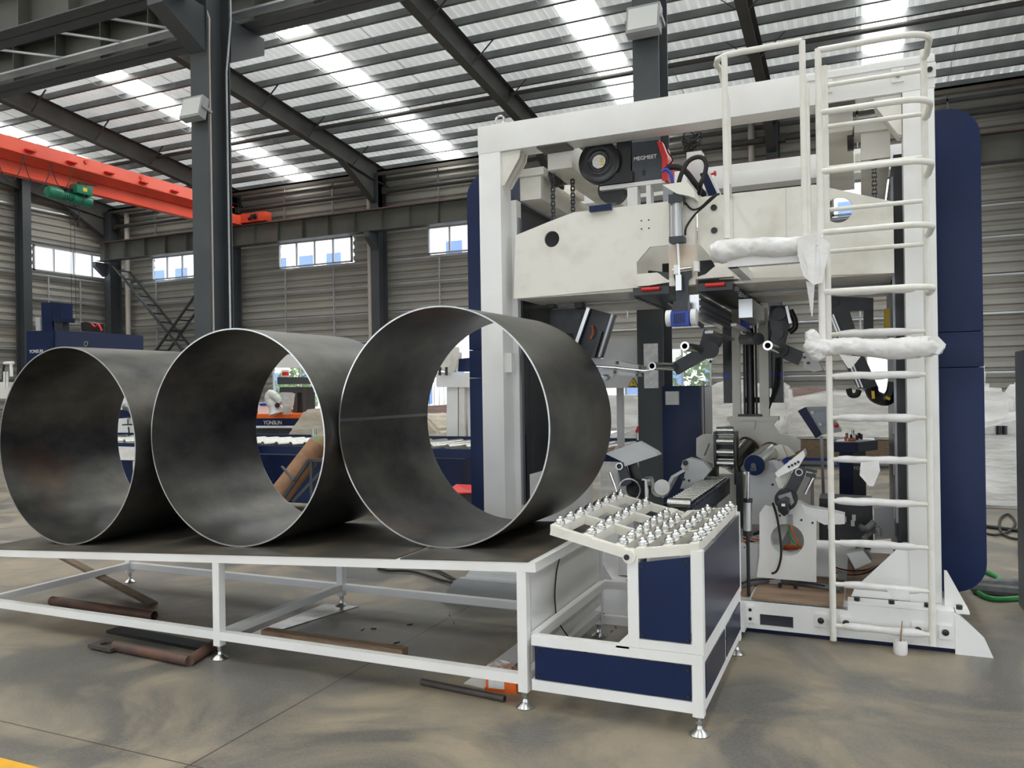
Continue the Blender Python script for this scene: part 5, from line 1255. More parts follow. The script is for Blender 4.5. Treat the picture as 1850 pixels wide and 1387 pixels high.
MB().prism(P2([(1093, 819), (1152, 798), (1185, 817), (1128, 836)], 5.9), 5.9, 6.02).build('support_flap', GREYL, ll)
MB().prism(P2([(1128, 836), (1185, 817), (1190, 822), (1130, 842)], 5.89), 5.87, 6.0).build('flap_edge', GREYL, ll)
MB().box(-1.72, -1.60, 5.9, 6.0, .216, .80).build('support_leg', GREYL, ll)
MB().prism([(-1.98, .42), (-1.80, .42), (-1.66, .20), (-1.66, .10), (-1.98, .10)], 5.6, 5.62).build('gusset', GREYL, ll)

# roller lane and roller tower
rl = thing('roller_lane', 'lane of steel rollers between navy side rails leading to the tower', 'conveyor', (-1.09, 6.0, .8))
xa, xb, ya, yb = -1.175, -1.025, 5.18, 6.72
for x in (xa-.02, xb+.008): MB().box(x, x+.012, ya-.03, yb+.02, .76, .885).build('side_rail', NAVY2, rl)
n = 19
MB().box(xa, xb, ya+.02, yb, .80, .81).build('dark_void_sheet', BLACK, rl)  # black sheet added in place of the shade below the rollers
for i in range(n):
    y = ya+.03+(yb-ya)*i/n; r = .032 if i == 0 else .0155
    MB().cyl((xa, y, .895-(.01 if i == 0 else 0)), (xb, y, .895-(.01 if i == 0 else 0)), r, n=16).build('roller', ROLL, rl)
    MB().cyl((xb+.02, y, .875), (xb+.026, y, .875), .009, n=8).build('axle_nut', BLACK, rl)
MB().box(-1.13, -1.07, 5.3, 5.4, .206, .76).box(-1.13, -1.07, 6.4, 6.5, .216, .76).build('leg', GREYL, rl)
rt = thing('roller_tower', 'black upright frame with four steel rollers standing above the lane', 'conveyor', (-1.05, 6.7, .8))
Yw = 6.72
xl, xr = PY(1290, 800, Yw).x, PY(1331, 800, Yw).x
zt_, zb_ = PY(1310, 776, Yw).z, PY(1310, 852, Yw).z
for x in (xl, xr-.02): MB().box(x, x+.022, Yw-.03, Yw+.10, zb_-.1, zt_-.015).build('side_plate', BLACK, rt, bevel=.003)
for y_, r in ((777, .030), (797, .030), (817, .029), (837, .029)):
    z_ = PY(1310, y_, Yw).z; MB().cyl((xl+.024, Yw, z_), (xr-.024, Yw, z_), r, n=20).build('roller', ROLL, rt)
z_ = PY(1310, 785, Yw).z; MB().cyl((xl+.02, Yw+.02, z_), (xr-.02, Yw+.02, z_), .010, n=12).build('tie_rod', ROLL, rt)
z_ = PY(1310, 830, Yw).z; MB().cyl((xl+.02, Yw+.02, z_), (xr-.02, Yw+.02, z_), .010, n=12).build('tie_rod', ROLL, rt)
MB().box(xl+.022, xr-.022, Yw+.08, Yw+.10, PY(1310, 835, Yw).z, PY(1310, 803, Yw).z).build('back_panel', NAVY2, rt)
MB().box(xr+.0, xr+.05, Yw-.08, Yw, .206, PY(1310, 850, Yw).z).box(xl-.05, xl, Yw-.05, Yw+.02, .55, PY(1310, 845, Yw).z).build('bearing_post', BLACK, rt)
# standing air cylinder right of the lane
ac = thing('standing_air_cylinder', 'upright aluminium air cylinder between the lane and the servo stand', 'air cylinder', tuple(PY(1352, 965, 5.6)))
MB().cyl(PY(1351, 960, 5.6), PY(1351, 907, 5.6), .028, n=20).build('barrel', ALU, ac)
MB().cyl(PY(1351, 907, 5.6), PY(1351, 900, 5.6), .034, n=6).build('end_cap', BLACK, ac)
MB().cyl(PY(1351, 968, 5.6), PY(1351, 958, 5.6), .034, n=6).build('end_cap', BLACK, ac)
MB().cyl(PY(1351, 900, 5.6), PY(1352, 852, 5.6), .010, n=10).build('piston_rod', CHROME, ac)
MB().box(PY(1343, 0, 5.6).x, PY(1352, 0, 5.6).x, 5.58, 5.64, PY(1350, 850, 5.6).z, PY(1350, 845, 5.6).z).build('head_plate', BLACK, ac)
MB().cyl(PY(1351, 968, 5.6), Vector((PY(1351, 968, 5.6).x, 5.6, .218)), .012, n=10).build('base_pin', BLACK, ac)

# odds and ends on the base
def cab(pts, r, lab, m=RUBBER, sm=5): return tag(MB().tube(pts, r, n=8, smooth=sm).build('cable', m), lab, 'cable')
cab([PZ(x, y, .235) for x, y in ((1335, 1058), (1360, 1052), (1400, 1048), (1440, 1052), (1490, 1060), (1520, 1066))], .022, 'grey fabric cable sleeve lying across the plywood', CLOTHG)
cab([PZ(x, y, .26) for x, y in ((1337, 1055), (1360, 1047), (1385, 1046), (1410, 1044), (1440, 1049), (1490, 1058))], .006, 'black zip edge on the grey cable sleeve')
for k in range(6):
    cab([PY(1345+random.uniform(-5, 5), 968+k*4, 6.0), PY(1370, 975+k*5, 6.1), PY(1395, 970+k*4, 6.3)], .006, ('bundle of black leads', 'orange lead')[k % 2 == 0]+' behind the white servo stand, number %s from top' % ('one', 'two', 'three', 'four', 'five', 'six')[k], ORCAB if k % 2 == 0 else RUBBER)
cab([PY(1412, 990, 6.3), PY(1430, 988, 6.25), PY(1460, 990, 6.3)], .018, 'thick orange cable bundle visible through the round opening', ORCAB)
cab([PY(1340, 950, 6.2), PY(1360, 965, 6.2), PY(1395, 948, 6.3)], .012, 'black corrugated hose above the orange leads')
tag(MB().prism(P2([(1480, 900), (1576, 905), (1578, 978), (1480, 975)], 6.3), 6.3, 6.6).build('valve_cabinet', BLACK), 'open black valve cabinet behind the ladder', 'cabinet')
for k, (x, y) in enumerate(((1505, 935), (1515, 942), (1540, 945), (1542, 935), (1498, 950), (1525, 938))):
    tag(MB().box(PY(x, y, 6.28).x-.01, PY(x, y, 6.28).x+.015, 6.27, 6.299, PY(x, y, 6.28).z-.02, PY(x, y, 6.28).z+.02).build('terminal_block', GREYL), 'small grey connector block in the black valve cabinet', 'connector', 'connector blocks in the valve cabinet')
cab([PZ(1545, 985, .3)+Vector((0, 0, .25)), PY(1560, 955, 6.1), PY(1580, 942, 6.0)], .022, 'pale fabric sleeve leaving the valve cabinet', CLOTHG)
cab([PY(1560, 975, 6.0), PY(1572, 962, 6.05), PY(1586, 955, 6.0), PY(1588, 968, 6.0)], .02, 'second pale fabric sleeve below the first', CLOTHG)
tag(MB().prism(P2([(1580, 918), (1616, 915), (1616, 972), (1580, 975)], 6.2), 6.2, 6.35).build('grey_side_box', GREYP), 'grey enclosure box beside the right post foot', 'box')
tag(MB().prism(P2([(1530, 1000), (1560, 995), (1575, 1015), (1545, 1028)], 6.0), 6.0, 6.15).build('loose_bracket', GREYL), 'loose grey sheet bracket standing on the plywood', 'bracket')
tag(MB().box(PZ(1522, 1048, .22).x-.035, PZ(1522, 1048, .22).x+.03, PZ(1522, 1048, .22).y, PZ(1522, 1048, .22).y+.06, .222, .27).build('sensor_block', GREYP), 'small grey sensor block on the plywood by the ladder', 'sensor')
for k in range(3): cab([PZ(1500, 1022+k*5, .22), PZ(1530, 1030+k*4, .22), PZ(1560, 1030+k*3, .22), PZ(1590, 1020, .25)], .006, 'thin loose wire on the plywood behind the ladder, %s one' % ('upper', 'middle', 'lower')[k], (RUBBER, ORCAB, RUBBER)[k])
tag(MB().tube([PZ(x, y, .25) for x, y in ((1337, 995), (1350, 990), (1365, 1000), (1362, 1018), (1340, 1025))], .045, n=8, smooth=4).build('cloth_heap', CLOTHG), 'dirty cloth heap on the base beside the navy panel', 'cloth')
# hose bundle at right outside the machine
cab([PZ(x, y, .02) for x, y in ((1770, 1040), (1785, 1052), (1805, 1046), (1788, 1035), (1770, 1030))]+[PZ(1762, 1055, .02), PZ(1757, 1060, .02)], .018, 'green hose loop on the floor right of the navy cover', HOSEG)
cab([PZ(x, y, .02) for x, y in ((1757, 1060), (1775, 1075), (1800, 1082), (1850, 1080), (1900, 1076))], .020, 'green hose running off to the right edge', HOSEG)
cab([PZ(x, y, .04) for x, y in ((1758, 1062), (1800, 1066), (1850, 1070), (1900, 1074))], .045, 'grey wrapped hose bundle lying nearest the green hose', CLOTHG)
cab([PZ(x, y, .04) for x, y in ((1765, 1052), (1800, 1054), (1850, 1056), (1900, 1062))], .04, 'dark wrapped hose bundle behind the grey one', CLOTHG)
cab([PZ(x, y, .02) for x, y in ((1775, 950), (1800, 953), (1830, 957), (1870, 962))], .022, 'black cable pair crossing the floor at the right', RUBBER)
cab([PZ(x, y, .02) for x, y in ((1775, 962), (1800, 966), (1825, 958), (1834, 943), (1822, 929), (1808, 936), (1806, 955), (1822, 970), (1850, 975))], .014, 'black cable curled in a loop on the floor at the right', RUBBER)
cab([PZ(x, y, .02) for x, y in ((1850, 920), (1842, 1000), (1848, 937), (1860, 945))], .014, 'end of a black cable at the right picture edge', RUBBER)
tag(MB().box(PY(1842, 0, 6.5).x, PY(1900, 0, 6.5).x, 6.5, 6.9, 0, PY(1845, 632, 6.5).z).build('grey_cabinet', GREYP), 'tall grey cabinet cut off by the right edge', 'cabinet')

# ================================================================== BACKGROUND MACHINES
ec = thing('electrical_cabinet', 'navy electrical cabinet with a white louvre behind the roller lane', 'cabinet', (-1.7, 8.1, 0))
a, b, c = -1.826, PY(1252, 0, 7.9).x, 0
MB().box(a, b, 7.9, 8.55, .05, PY(1230, 697, 7.9).z).build('body', NAVY, ec, bevel=.004)
MB().box(b, b+.02, 7.96, 8.03, .06, PY(1230, 699, 7.9).z).build('side_door', CABSIDE, ec)
MB().box(b, b+.02, 8.08, 8.52, .06, PY(1230, 699, 7.9).z).build('side_door', CABSIDE, ec)
p, q_ = PY(1202, 707, 7.89), PY(1227, 731, 7.89)
LV = MB().box(p.x, q_.x, 7.885, 7.90, q_.z, p.z).build('louvre', GREYL, ec)
for i in range(9): z_ = q_.z+(p.z-q_.z)*(i+.5)/9; MB().box(p.x+.01, q_.x-.01, 7.878, 7.885, z_-.004, z_+.005).build('slat', WHITE, LV)
MB().box(a, b, 7.95, 8.5, .0, .05).build('plinth', BLACK, ec)
# cream control panel left of the column with electric warning triangle
cp = thing('control_panel_box', 'large pale panel with a yellow warning triangle behind the ring', 'panel', tuple(PY(1120, 660, 8.6)))
a, b = PY(1092, 612, 8.6), PY(1155, 700, 8.6)
MB().box(a.x-.02, b.x+.2, 8.6, 8.9, b.z, a.z).build('body', GREYL, cp)
MB().box(a.x+.1, a.x+.16, 8.7, 8.8, 0, b.z).box(b.x+.1, b.x+.16, 8.7, 8.8, 0, b.z).build('leg', GREYL, cp)
tA, tB, tC = PY(1144, 682, 8.59), PY(1134, 699, 8.59), PY(1154, 699, 8.59)
MB().prism([(tA.x, tA.z), (tB.x, tB.z), (tC.x, tC.z)], 8.59, 8.595).build('triangle_border', BLACK, cp)
cx_ = (tA.x+tB.x+tC.x)/3; cz_ = (tA.z+tB.z+tC.z)/3
MB().prism([(cx_+(v.x-cx_)*.82, cz_+(v.z-cz_)*.82) for v in (tA, tB, tC)], 8.586, 8.59).build('warning_triangle', YEL, cp)
s_ = (tC.x-tB.x)
MB().prism([(cx_+.03*s_, cz_+.36*s_), (cx_-.07*s_, cz_+.06*s_), (cx_+.0*s_, cz_+.07*s_), (cx_-.04*s_, cz_-.10*s_), (cx_+.08*s_, cz_+.14*s_), (cx_+.01*s_, cz_+.13*s_)], 8.583, 8.586).build('lightning_bolt', BLACK, cp)
try: text('lettering', '当心触电', .13*s_, BLACK, cp, (cx_-.29*s_, 8.584, cz_-.235*s_), (1, 0, 0), (0, 0, 1), thick=.0008)
except Exception as e: print('text', e)
# operator pedestal seen through the ladder
op = thing('operator_pedestal', 'navy operator pedestal with buttons seen through the ladder', 'console', tuple(PY(1540, 955, 7.6)))
Yo = 7.6
MB().prism(P2([(1516, 815), (1551, 815), (1551, 960), (1517, 960)], Yo), Yo, Yo+.25).build('pillar', NAVY, op)
MB().prism(P2([(1541.5, 815), (1564, 815), (1566, 958), (1542, 960)], Yo-.01), Yo-.01, Yo+.24).build('pillar_side', CHAR, op)
MB().prism(P2([(1499, 799), (1551, 799), (1551, 817), (1499, 816)], Yo-.10), Yo-.10, Yo+.3).build('console_tray', NAVY, op)
MB().prism(P2([(1551, 799), (1586, 795), (1586, 812), (1551, 817)], Yo-.11), Yo-.11, Yo+.3).build('console_front', CHAR, op)
MB().prism(P2([(1510, 798), (1550, 800), (1584, 795), (1560, 794)], Yo-.05), Yo-.05, Yo+.25).build('console_top', WHITE, op)
for x, y, m__ in ((1528, 795, ORG2), (1545, 790, CHROME), (1552, 788, BLKP), (1538, 791, BLKP), (1541, 783, ZINC), (1556, 790, BLKP), (1530, 788, GREYP), (1549, 792, BLKP)):
    c = PY(x, y+4, Yo); MB().cyl(c, c+Vector((0, 0, .05)), .012, n=10).build('knob', m__, op)
MB().box(PY(1520, 0, Yo).x, PY(1534, 0, Yo).x, Yo-.05, Yo, PY(1527, 796, Yo).z, PY(1527, 791, Yo).z).build('orange_part', ORG2, op)
p = PY(1541.5, 848, Yo-.012)
text('lettering', 'YONSUN', .040, WHITE, op, (p.x, Yo-.0125, p.z), (1, 0, -.02), (0, 0, 1), thick=.001)
MB().box(PY(1512, 0, Yo).x, PY(1572, 0, Yo).x, Yo-.06, Yo+.34, 0, .05).build('foot', BLACK, op)
MB().box(PY(1530, 0, Yo).x, PY(1558, 0, Yo).x, Yo, Yo+.24, .05, .40).build('lower_pillar', NAVY2, op)
hm = thing('tilted_screen_box', 'navy screen housing tilted on an arm left of the pedestal', 'screen', tuple(PY(1475, 760, 7.4)))
MB().prism(P2([(1441, 742), (1455, 735), (1485, 785), (1474, 792)], 7.4), 7.4, 7.7).build('housing', NAVY, hm)
MB().prism(P2([(1455, 735), (1496, 734), (1520, 780), (1484, 786)], 7.4), 7.42, 7.7).build('front_frame', GREYL, hm)
MB().prism(P2([(1466, 744), (1494, 743), (1508, 768), (1482, 772)], 7.41), 7.405, 7.42).build('display', mat('display_glass', (.45, .50, .58), .15), hm)
for x, y in ((1468, 745), (1482, 766)): c = PY(x, y, 7.40); MB().cyl(c, c+Vector((0, -.03, 0)), .016, n=12).build('hinge_knob', RAIL_ST, hm)
MB().bar(PY(1484, 788, 7.6), PY(1490, 955, 7.6), .025, .025).build('stand', RAIL_ST, hm)
c = PY(1511, 768, 7.39); MB().lathe([(0, 0), (.02, .0), (.02, .02), (0, .025)], c, (0, -1, 0)).build('stop_button', RED, hm)

# shrink-wrapped machines behind
def wrapped(name, pts, Y, dep, lab, m=FILM, seed=0, amp=.05, cat='wrapped goods', sub=3):
    from mathutils import noise as nz
    P_ = XZ(pts, Y); P_ = [(a, max(b, 0.0)) for a, b in P_]; mb = MB(); mb.prism(P_, Y, Y+dep)
    bmesh.ops.recalc_face_normals(mb.bm, faces=mb.bm.faces)
    es = [e for e in mb.bm.edges if abs(e.verts[0].co.y-e.verts[1].co.y) > .01 or e.is_boundary is False]
    bmesh.ops.bevel(mb.bm, geom=es, offset=.05, segments=2, affect='EDGES', clamp_overlap=True)
    bmesh.ops.triangulate(mb.bm, faces=mb.bm.faces)
    for _ in range(sub):
        long = [e for e in mb.bm.edges if e.calc_length() > .16]
        if long: bmesh.ops.subdivide_edges(mb.bm, edges=long, cuts=1); bmesh.ops.triangulate(mb.bm, faces=mb.bm.faces)
    for v in mb.bm.verts:
        if v.co.z > .02:
            o_ = v.co*1.7+Vector((seed*7.1, 0, 0))
            v.co += Vector((nz.noise(o_), nz.noise(o_+Vector((5, 5, 5))), nz.noise(o_+Vector((9, 1, 3)))*.8))*amp
            v.co.z = max(v.co.z, .0)
    o = mb.build(name, m, smooth=1.3); return tag(o, lab, cat)
wrapped('wrapped_machine', [(1278, 700), (1300, 688), (1325, 684), (1345, 700), (1345, 1000), (1290, 1000), (1276, 800)], 14.6, 1.6, 'bulky film wrapped machine behind the left side of the rear column', seed=1)
wrapped('wrapped_machine', [(1345, 695), (1400, 688), (1418, 700), (1424, 745), (1410, 790), (1400, 835), (1398, 1000), (1345, 1000)], 14.6, 1.5, 'rounded film wrapped bundle just right of the rear column', seed=2)
wrapped('wrapped_pallet', [(1412, 722), (1500, 706), (1660, 712), (1660, 796), (1412, 792)], 17.0, 1.9, 'long stretch-wrapped stack of sheets behind the pedestal', seed=3)
def wz(y, Y): return PY(1520, y, Y).z
tag(MB().box(PY(1405, 0, 17.0).x, PY(1690, 0, 17.0).x, 17.0, 20.6, wz(828, 17.0), wz(795, 17.0)).build('timber_crate', WOODD), 'brown timber crate under the long wrapped stack', 'crate')
tb2 = thing('blue_skid', 'blue steel skid frame below the timber crate', 'skid', (PY(1450, 0, 17.1).x, 17.2, 0))
MB().box(PY(1395, 0, 17.1).x, PY(1510, 0, 17.1).x, 17.1, 17.2, wz(833, 17.1), wz(828, 17.1)-.002).build('beam', BLUEM, tb2)
for xx in (1406, 1504): MB().box(PY(xx-5, 0, 17.1).x, PY(xx+5, 0, 17.1).x, 17.1, 17.2, 0, wz(833, 17.1)).build('leg', BLUEM, tb2)
tag(MB().box(PY(1410, 0, 17.3).x, PY(1670, 0, 17.3).x, 17.5, 20, .0, wz(830, 17.3)-.002).build('pale_skid', WHITE), 'white skid beam under the timber crate', 'skid')
wrapped('wrapped_pallet', [(1400, 702), (1470, 700), (1512, 704), (1512, 788), (1400, 788)], 19.1, 1.2, 'dark brown wrapped boards on top behind the long stack', m=FILMD, seed=4)
wrapped('wrapped_machine', [(1760, 645), (1778, 646), (1784, 668), (1784, 700), (1822, 702), (1828, 730), (1820, 1000), (1760, 1000)], 12.2, 1.4, 'tall film wrapped machine at the right behind the navy cover', seed=5)
wrapped('wrapped_pallet', [(1740, 770), (1850, 750), (1900, 748), (1900, 790), (1740, 788)], 12.0, 1.2, 'white wrapped roll lying on the wrapped pallet at the right edge', m=WRAP, seed=6)
wrapped('wrapped_pallet', [(1730, 786), (1900, 786), (1900, 930), (1730, 930)], 12.0, 1.6, 'large silvery stretch-wrapped pallet at the right edge', seed=7)
wrapped('wrapped_machine', [(1830, 720), (1850, 690), (1900, 690), (1900, 1000), (1830, 1000)], 13.9, 1.2, 'wrapped machine half hidden by the right grey cabinet', m=WRAP, seed=17)
for x in (1804, 1815): c = PY(x, 785, 11.98); tag(MB().cyl(c, PY(x, 769, 11.98), .03, n=12).build('black_tube_end', BLKP), 'short black tube standing on the right wrapped pallet, %s of the pair' % ('left' if x == 1804 else 'right'), 'tube')
wrapped('wrapped_pallet', [(1085, 714), (1150, 713), (1156, 720), (1156, 775), (1085, 778)], 10.5, 1.5, 'grey film wrapped block between the ring and the grey column', seed=8)
wrapped('wrapped_pallet', [(1085, 790), (1125, 778), (1158, 768), (1158, 1000), (1085, 1000)], 9.6, .9, 'crumpled film covered heap under the grey wrapped block', seed=9)
tag(MB().box(PY(1146, 0, 9.3).x, PY(1155, 0, 9.3).x, 9.3, 9.45, PY(1150, 797, 9.3).z, PY(1150, 781, 9.3).z).bar(PY(1150, 781, 9.35), PY(1154, 770, 9.35), .03, .03).box(PY(1148, 0, 9.3).x, PY(1153, 0, 9.3).x, 9.34, 9.40, 0, PY(1150, 797, 9.3).z).build('red_fire_box', RED), 'small red box with a handle left of the grey column', 'box')
wrapped('wrapped_machine', [(515, 800), (520, 775), (548, 740), (600, 736), (640, 740), (640, 1000), (515, 1000)], 11.0, 1.6, 'tan sheet wrapped machine visible through the middle ring', m=FILMT, seed=10)
wrapped('wrapped_sheet_stack', [(755, 735), (830, 728), (900, 728), (900, 1000), (755, 1000)], 12.95, 1.2, 'reddish boards on top of the wrapped stack seen in the right ring', m=FILMD, seed=11)
wrapped('wrapped_pallet', [(755, 748), (900, 747), (900, 1000), (755, 1000)], 12.4, 1.4, 'grey striped wrapped stack seen through the right ring', seed=12)
wrapped('wrapped_machine', [(755, 748), (775, 756), (784, 770), (795, 778), (793, 796), (785, 1000), (755, 1000)], 11.0, .8, 'beige rounded wrapped bundle seen through the right ring', m=FILMT, seed=13)

# long navy roller conveyor behind the rings and on to the gantry
rc_ = thing('long_roller_conveyor', 'long navy roller conveyor standing behind the rings', 'conveyor', (-5, 8.6, 0))
cz0 = PY(830, 808, 9.0).z
x0_, x1_ = -11.5, PY(1245, 0, 8.8).x
MB().box(x0_, -1.2, 8.62, 8.66, cz0-.10, cz0+.01).box(x0_, -1.2, 9.60, 9.64, cz0-.10, cz0+.10).build('side_beam', NAVY, rc_)
x = x0_+.1
while x < -1.4:
    MB().cyl((x, 8.66, cz0+.02), (x+.22, 9.6, cz0+.03), .045, n=14).build('roller', ROLL, rc_); x += .24
for xx in (-11.2, -9.0, -6.5, -3.6, -1.6): MB().box(xx-.05, xx+.05, 8.64, 8.74, 0, cz0-.1).box(xx-.05, xx+.05, 9.5, 9.6, 0, cz0-.1).build('leg', WHITE, rc_)
for xx in (-7.4, -5.6, -4.3, -2.5, -1.5): MB().cyl((xx, 9.58, cz0+.08), (xx, 9.58, cz0+.19), .04, n=14).build('side_guide_roller', ZINC, rc_)
MB().box(x0_, -4.6, 8.9, 9.4, .12, cz0-.14).build('frame_skirt', NAVY, rc_)
# red toolbox below the conveyor
tb = thing('red_toolbox', 'open red toolbox on the floor seen through the right ring', 'toolbox', tuple(PY(835, 900, 7.6)))
c = PY(835, 893, 7.6); MB().box(c.x-.17, c.x+.12, 7.6, 7.8, 0, c.z).build('body', CHAR, tb)
MB()._faces([(c.x-.2, 7.55, c.z+.0), (c.x+.14, 7.55, c.z+.02), (c.x+.14, 7.85, c.z+.06), (c.x-.2, 7.85, c.z+.06), (c.x-.2, 7.55, c.z+.015), (c.x+.14, 7.55, c.z+.035), (c.x+.14, 7.85, c.z+.075), (c.x-.2, 7.85, c.z+.075)], [(0, 1, 2, 3), (7, 6, 5, 4), (0, 4, 5, 1), (1, 5, 6, 2), (2, 6, 7, 3), (3, 7, 4, 0)]).build('lid', RED, tb)
# white gantry bench seen through the right ring
wg = thing('white_bench_gantry', 'white portal bench with bolted top beam seen through the right ring', 'machine', tuple(PY(820, 800, 10.0)))
MB().prism(P2([(788, 672), (900, 674), (900, 700), (788, 699)], 10.0), 10.0, 10.4).build('top_beam', WHITE, wg)
MB().prism(P2([(807, 699), (827, 699), (827, 805), (807, 805)], 10.05), 10.05, 10.35).build('leg', WHITE, wg)
MB().prism(P2([(829, 699), (839, 699), (839, 805), (829, 805)], 10.03), 10.03, 10.3).build('leg', CREAM, wg)
MB().prism(P2([(841, 699), (870, 699), (870, 805), (846, 805)], 10.1), 10.1, 10.3).build('leg', WHITE, wg)
MB().prism(P2([(807, 805), (870, 805), (870, 1000), (807, 1000)], 10.1), 10.06, 10.4).build('base', WHITE, wg)
hd = [(782, 640), (800, 625), (812, 625), (814, 655), (806, 672), (782, 664)]
MB().prism(P2(hd, 9.95), 9.95, 10.25).build('head', CREAM, wg)
for x in (794.5, 806.5): MB().cyl(PY(x, 663, 9.93), PY(x, 678, 9.93), .02, n=8).build('bolt', BLACK, wg)
MB().prism(P2([(829, 648), (848, 646), (848, 671), (829, 671)], 10.2), 10.2, 10.4).build('motor', NAVY, wg)
MB().prism(P2([(823, 636), (829, 636), (827, 671), (824, 671)], 10.2), 10.2, 10.3).build('plate', WHITE, wg)

# blue laser machine back left
lm = thing('blue_gantry_machine', 'large navy machine portal at the far left behind the first ring', 'machine', tuple(PY(130, 620, 11)))
Ym = 11.0
MB().prism(P2([(48, 598), (97, 597), (97, 700), (48, 700)], Ym), Ym, Ym+.8).build('left_head', NAVY, lm)
MB().prism(P2([(97, 597), (107, 597), (214, 603), (214, 660), (97, 660)], Ym+.02), Ym+.02, Ym+.6).build('cross_beam', mat('navy_beam', (.018, .03, .085), .4), lm)
MB().prism(P2([(74, 547), (93, 546), (95, 597), (76, 597)], Ym+.2), Ym+.2, Ym+.5).prism(P2([(93, 546), (110, 547.5), (111, 580), (95, 580)], Ym+.19), Ym+.19, Ym+.45).build('tower', NAVY, lm)
MB().prism(P2([(97, 575), (119, 575), (119, 582), (97, 582)], Ym+.1), Ym+.1, Ym+.3).build('tower_arm', NAVY2, lm)
MB().prism(P2([(98, 582), (113, 582), (113, 597), (98, 597)], Ym+.15), Ym+.15, Ym+.3).build('block', CHAR, lm)
MB().prism(P2([(146, 583), (155, 581), (168, 584), (168, 599), (147, 598)], Ym+.2), Ym+.2, Ym+.45).build('finned_motor', BLKP, lm)
MB().tube([PY(165, 584, Ym+.2), PY(172, 590, Ym+.2), PY(178, 586, Ym+.2), PY(184, 598, Ym+.2)], .018, n=8, smooth=4).build('red_cable', RED, lm)
MB().prism(P2([(63, 573), (72, 573), (73, 597), (65, 597)], Ym+.3), Ym+.3, Ym+.4).build('white_plate', GREYL, lm)
c = PY(155, 621, Ym); MB().pipe(c, c+Vector((0, .05, 0)), .055, .035).build('ring_handle', ZINC, lm)
p = PY(53, 638, Ym-.004)
text('lettering', 'YONSUN', .10, WHITE, lm, (p.x, Ym-.004, p.z), (1, 0, 0), (0, 0, 1), thick=.002)
for a_, b_ in ((50, 95), (180, 214)): MB().box(PY(a_, 0, Ym+.1).x, PY(b_, 0, Ym+.1).x, Ym+.1, Ym+.6, 0, PY(100, 655, Ym).z).build('leg', NAVY, lm)
# small white camera frame at far left
sm = thing('white_tube_frame', 'small white tube frame at the left picture edge above the first ring', 'frame', tuple(PY(10, 680, 10.4)))
MB().tube([PY(8, 656, 10.4), PY(24, 655, 10.4)], .03, n=8).tube([PY(20, 655, 10.4), PY(21, 680, 10.4)], .03, n=8).build('frame', WHITE, sm)
MB().tube([PY(8, 656, 10.4), PY(6, 668, 10.4), PY(5, 685, 10.4)], .02, n=8, smooth=3).build('cable', RUBBER, sm)
for x in (8, 13.5): c = PY(x, 676, 10.4); MB().cyl(PY(x, 671, 10.4), PY(x, 700, 10.4), .022, n=10).build('post', WHITE, sm)
MB().prism(P2([(0, 690), (20, 690), (20, 720), (0, 720)], 10.5), 10.5, 11.2).box(PY(2, 0, 10.6).x, PY(16, 0, 10.6).x, 10.6, 11.0, 0, 1.6).build('base', WHITE, sm)

# machine with the orange stripe seen through the middle ring
om = thing('orange_striped_machine', 'navy machine bed with orange stripe seen through the middle ring', 'machine', tuple(PY(500, 760, 13)))
Yq = 13.0
MB().prism(P2([(440, 748), (560, 748), (560, 755.5), (440, 755.5)], Yq-.02), Yq-.02, Yq+1.2).build('orange_stripe', ORG2, om)
MB().prism(P2([(440, 755.5), (560, 755.5), (560, 769), (440, 769)], Yq), Yq, Yq+1.2).build('bed', NAVY, om)
MB().prism(P2([(440, 769), (560, 769), (560, 773), (440, 773)], Yq-.02), Yq-.02, Yq+1.2).build('ledge', WHITE, om)
MB().prism(P2([(445, 773), (540, 773), (540, 790), (445, 790)], Yq+.1), Yq+.1, Yq+1).build('under_frame', CHAR, om)
MB().box(PY(450, 0, Yq).x, PY(540, 0, Yq).x, Yq+.2, Yq+1, 0, .9).build('base', CHAR, om)
p = PY(476, 766.5, Yq-.003); text('lettering', 'YONSUN', .115, WHITE, om, (p.x, Yq-.004, p.z), (1, 0, 0), (0, 0, 1), thick=.002)
MB().prism(P2([(466, 727), (478, 726), (490, 738), (490, 748), (466, 748)], Yq+.2), Yq+.2, Yq+.6).build('control_box', WHITE, om)
MB().prism(P2([(468, 729), (478, 728), (484, 733), (470, 733)], Yq+.19), Yq+.19, Yq+.2).build('small_screen', BLUEM, om)
gg = thing('grey_portal', 'dark grey portal frame behind the striped machine', 'machine', tuple(PY(530, 740, 13.8)))
MB().prism(P2([(501, 681), (620, 681), (620, 692), (501, 694)], 13.8), 13.8, 14.2).build('upper_beam', STEELC, gg)
MB().prism(P2([(505, 699), (553, 699), (553, 709), (505, 709)], 13.9), 13.9, 14.3).build('lower_beam', STEELC, gg)
MB().prism(P2([(529, 709), (537, 709), (537, 790), (529, 790)], 13.9), 13.9, 14.2).prism(P2([(546, 709), (553, 709), (555, 790), (549, 790)], 13.9), 13.9, 14.2).build('leg', STEELC, gg)
MB().box(PY(529, 0, 13.9).x, PY(555, 0, 13.9).x, 13.9, 14.2, 0, 1.0).build('base', STEELC, gg)
MB().prism(P2([(508, 668), (514, 668), (514, 681), (508, 681)], 13.85), 13.85, 14).build('sensor', WHITE, gg)
c = PY(515, 675, 13.8); MB().box(c.x-.04, c.x+.06, 13.75, 13.85, c.z-.04, c.z+.04).build('red_lamp', RED, gg)
rob = thing('wrapped_robot_arm', 'small robot arm wrapped in clear film beside the grey portal', 'robot', tuple(PY(500, 745, 12.9)))
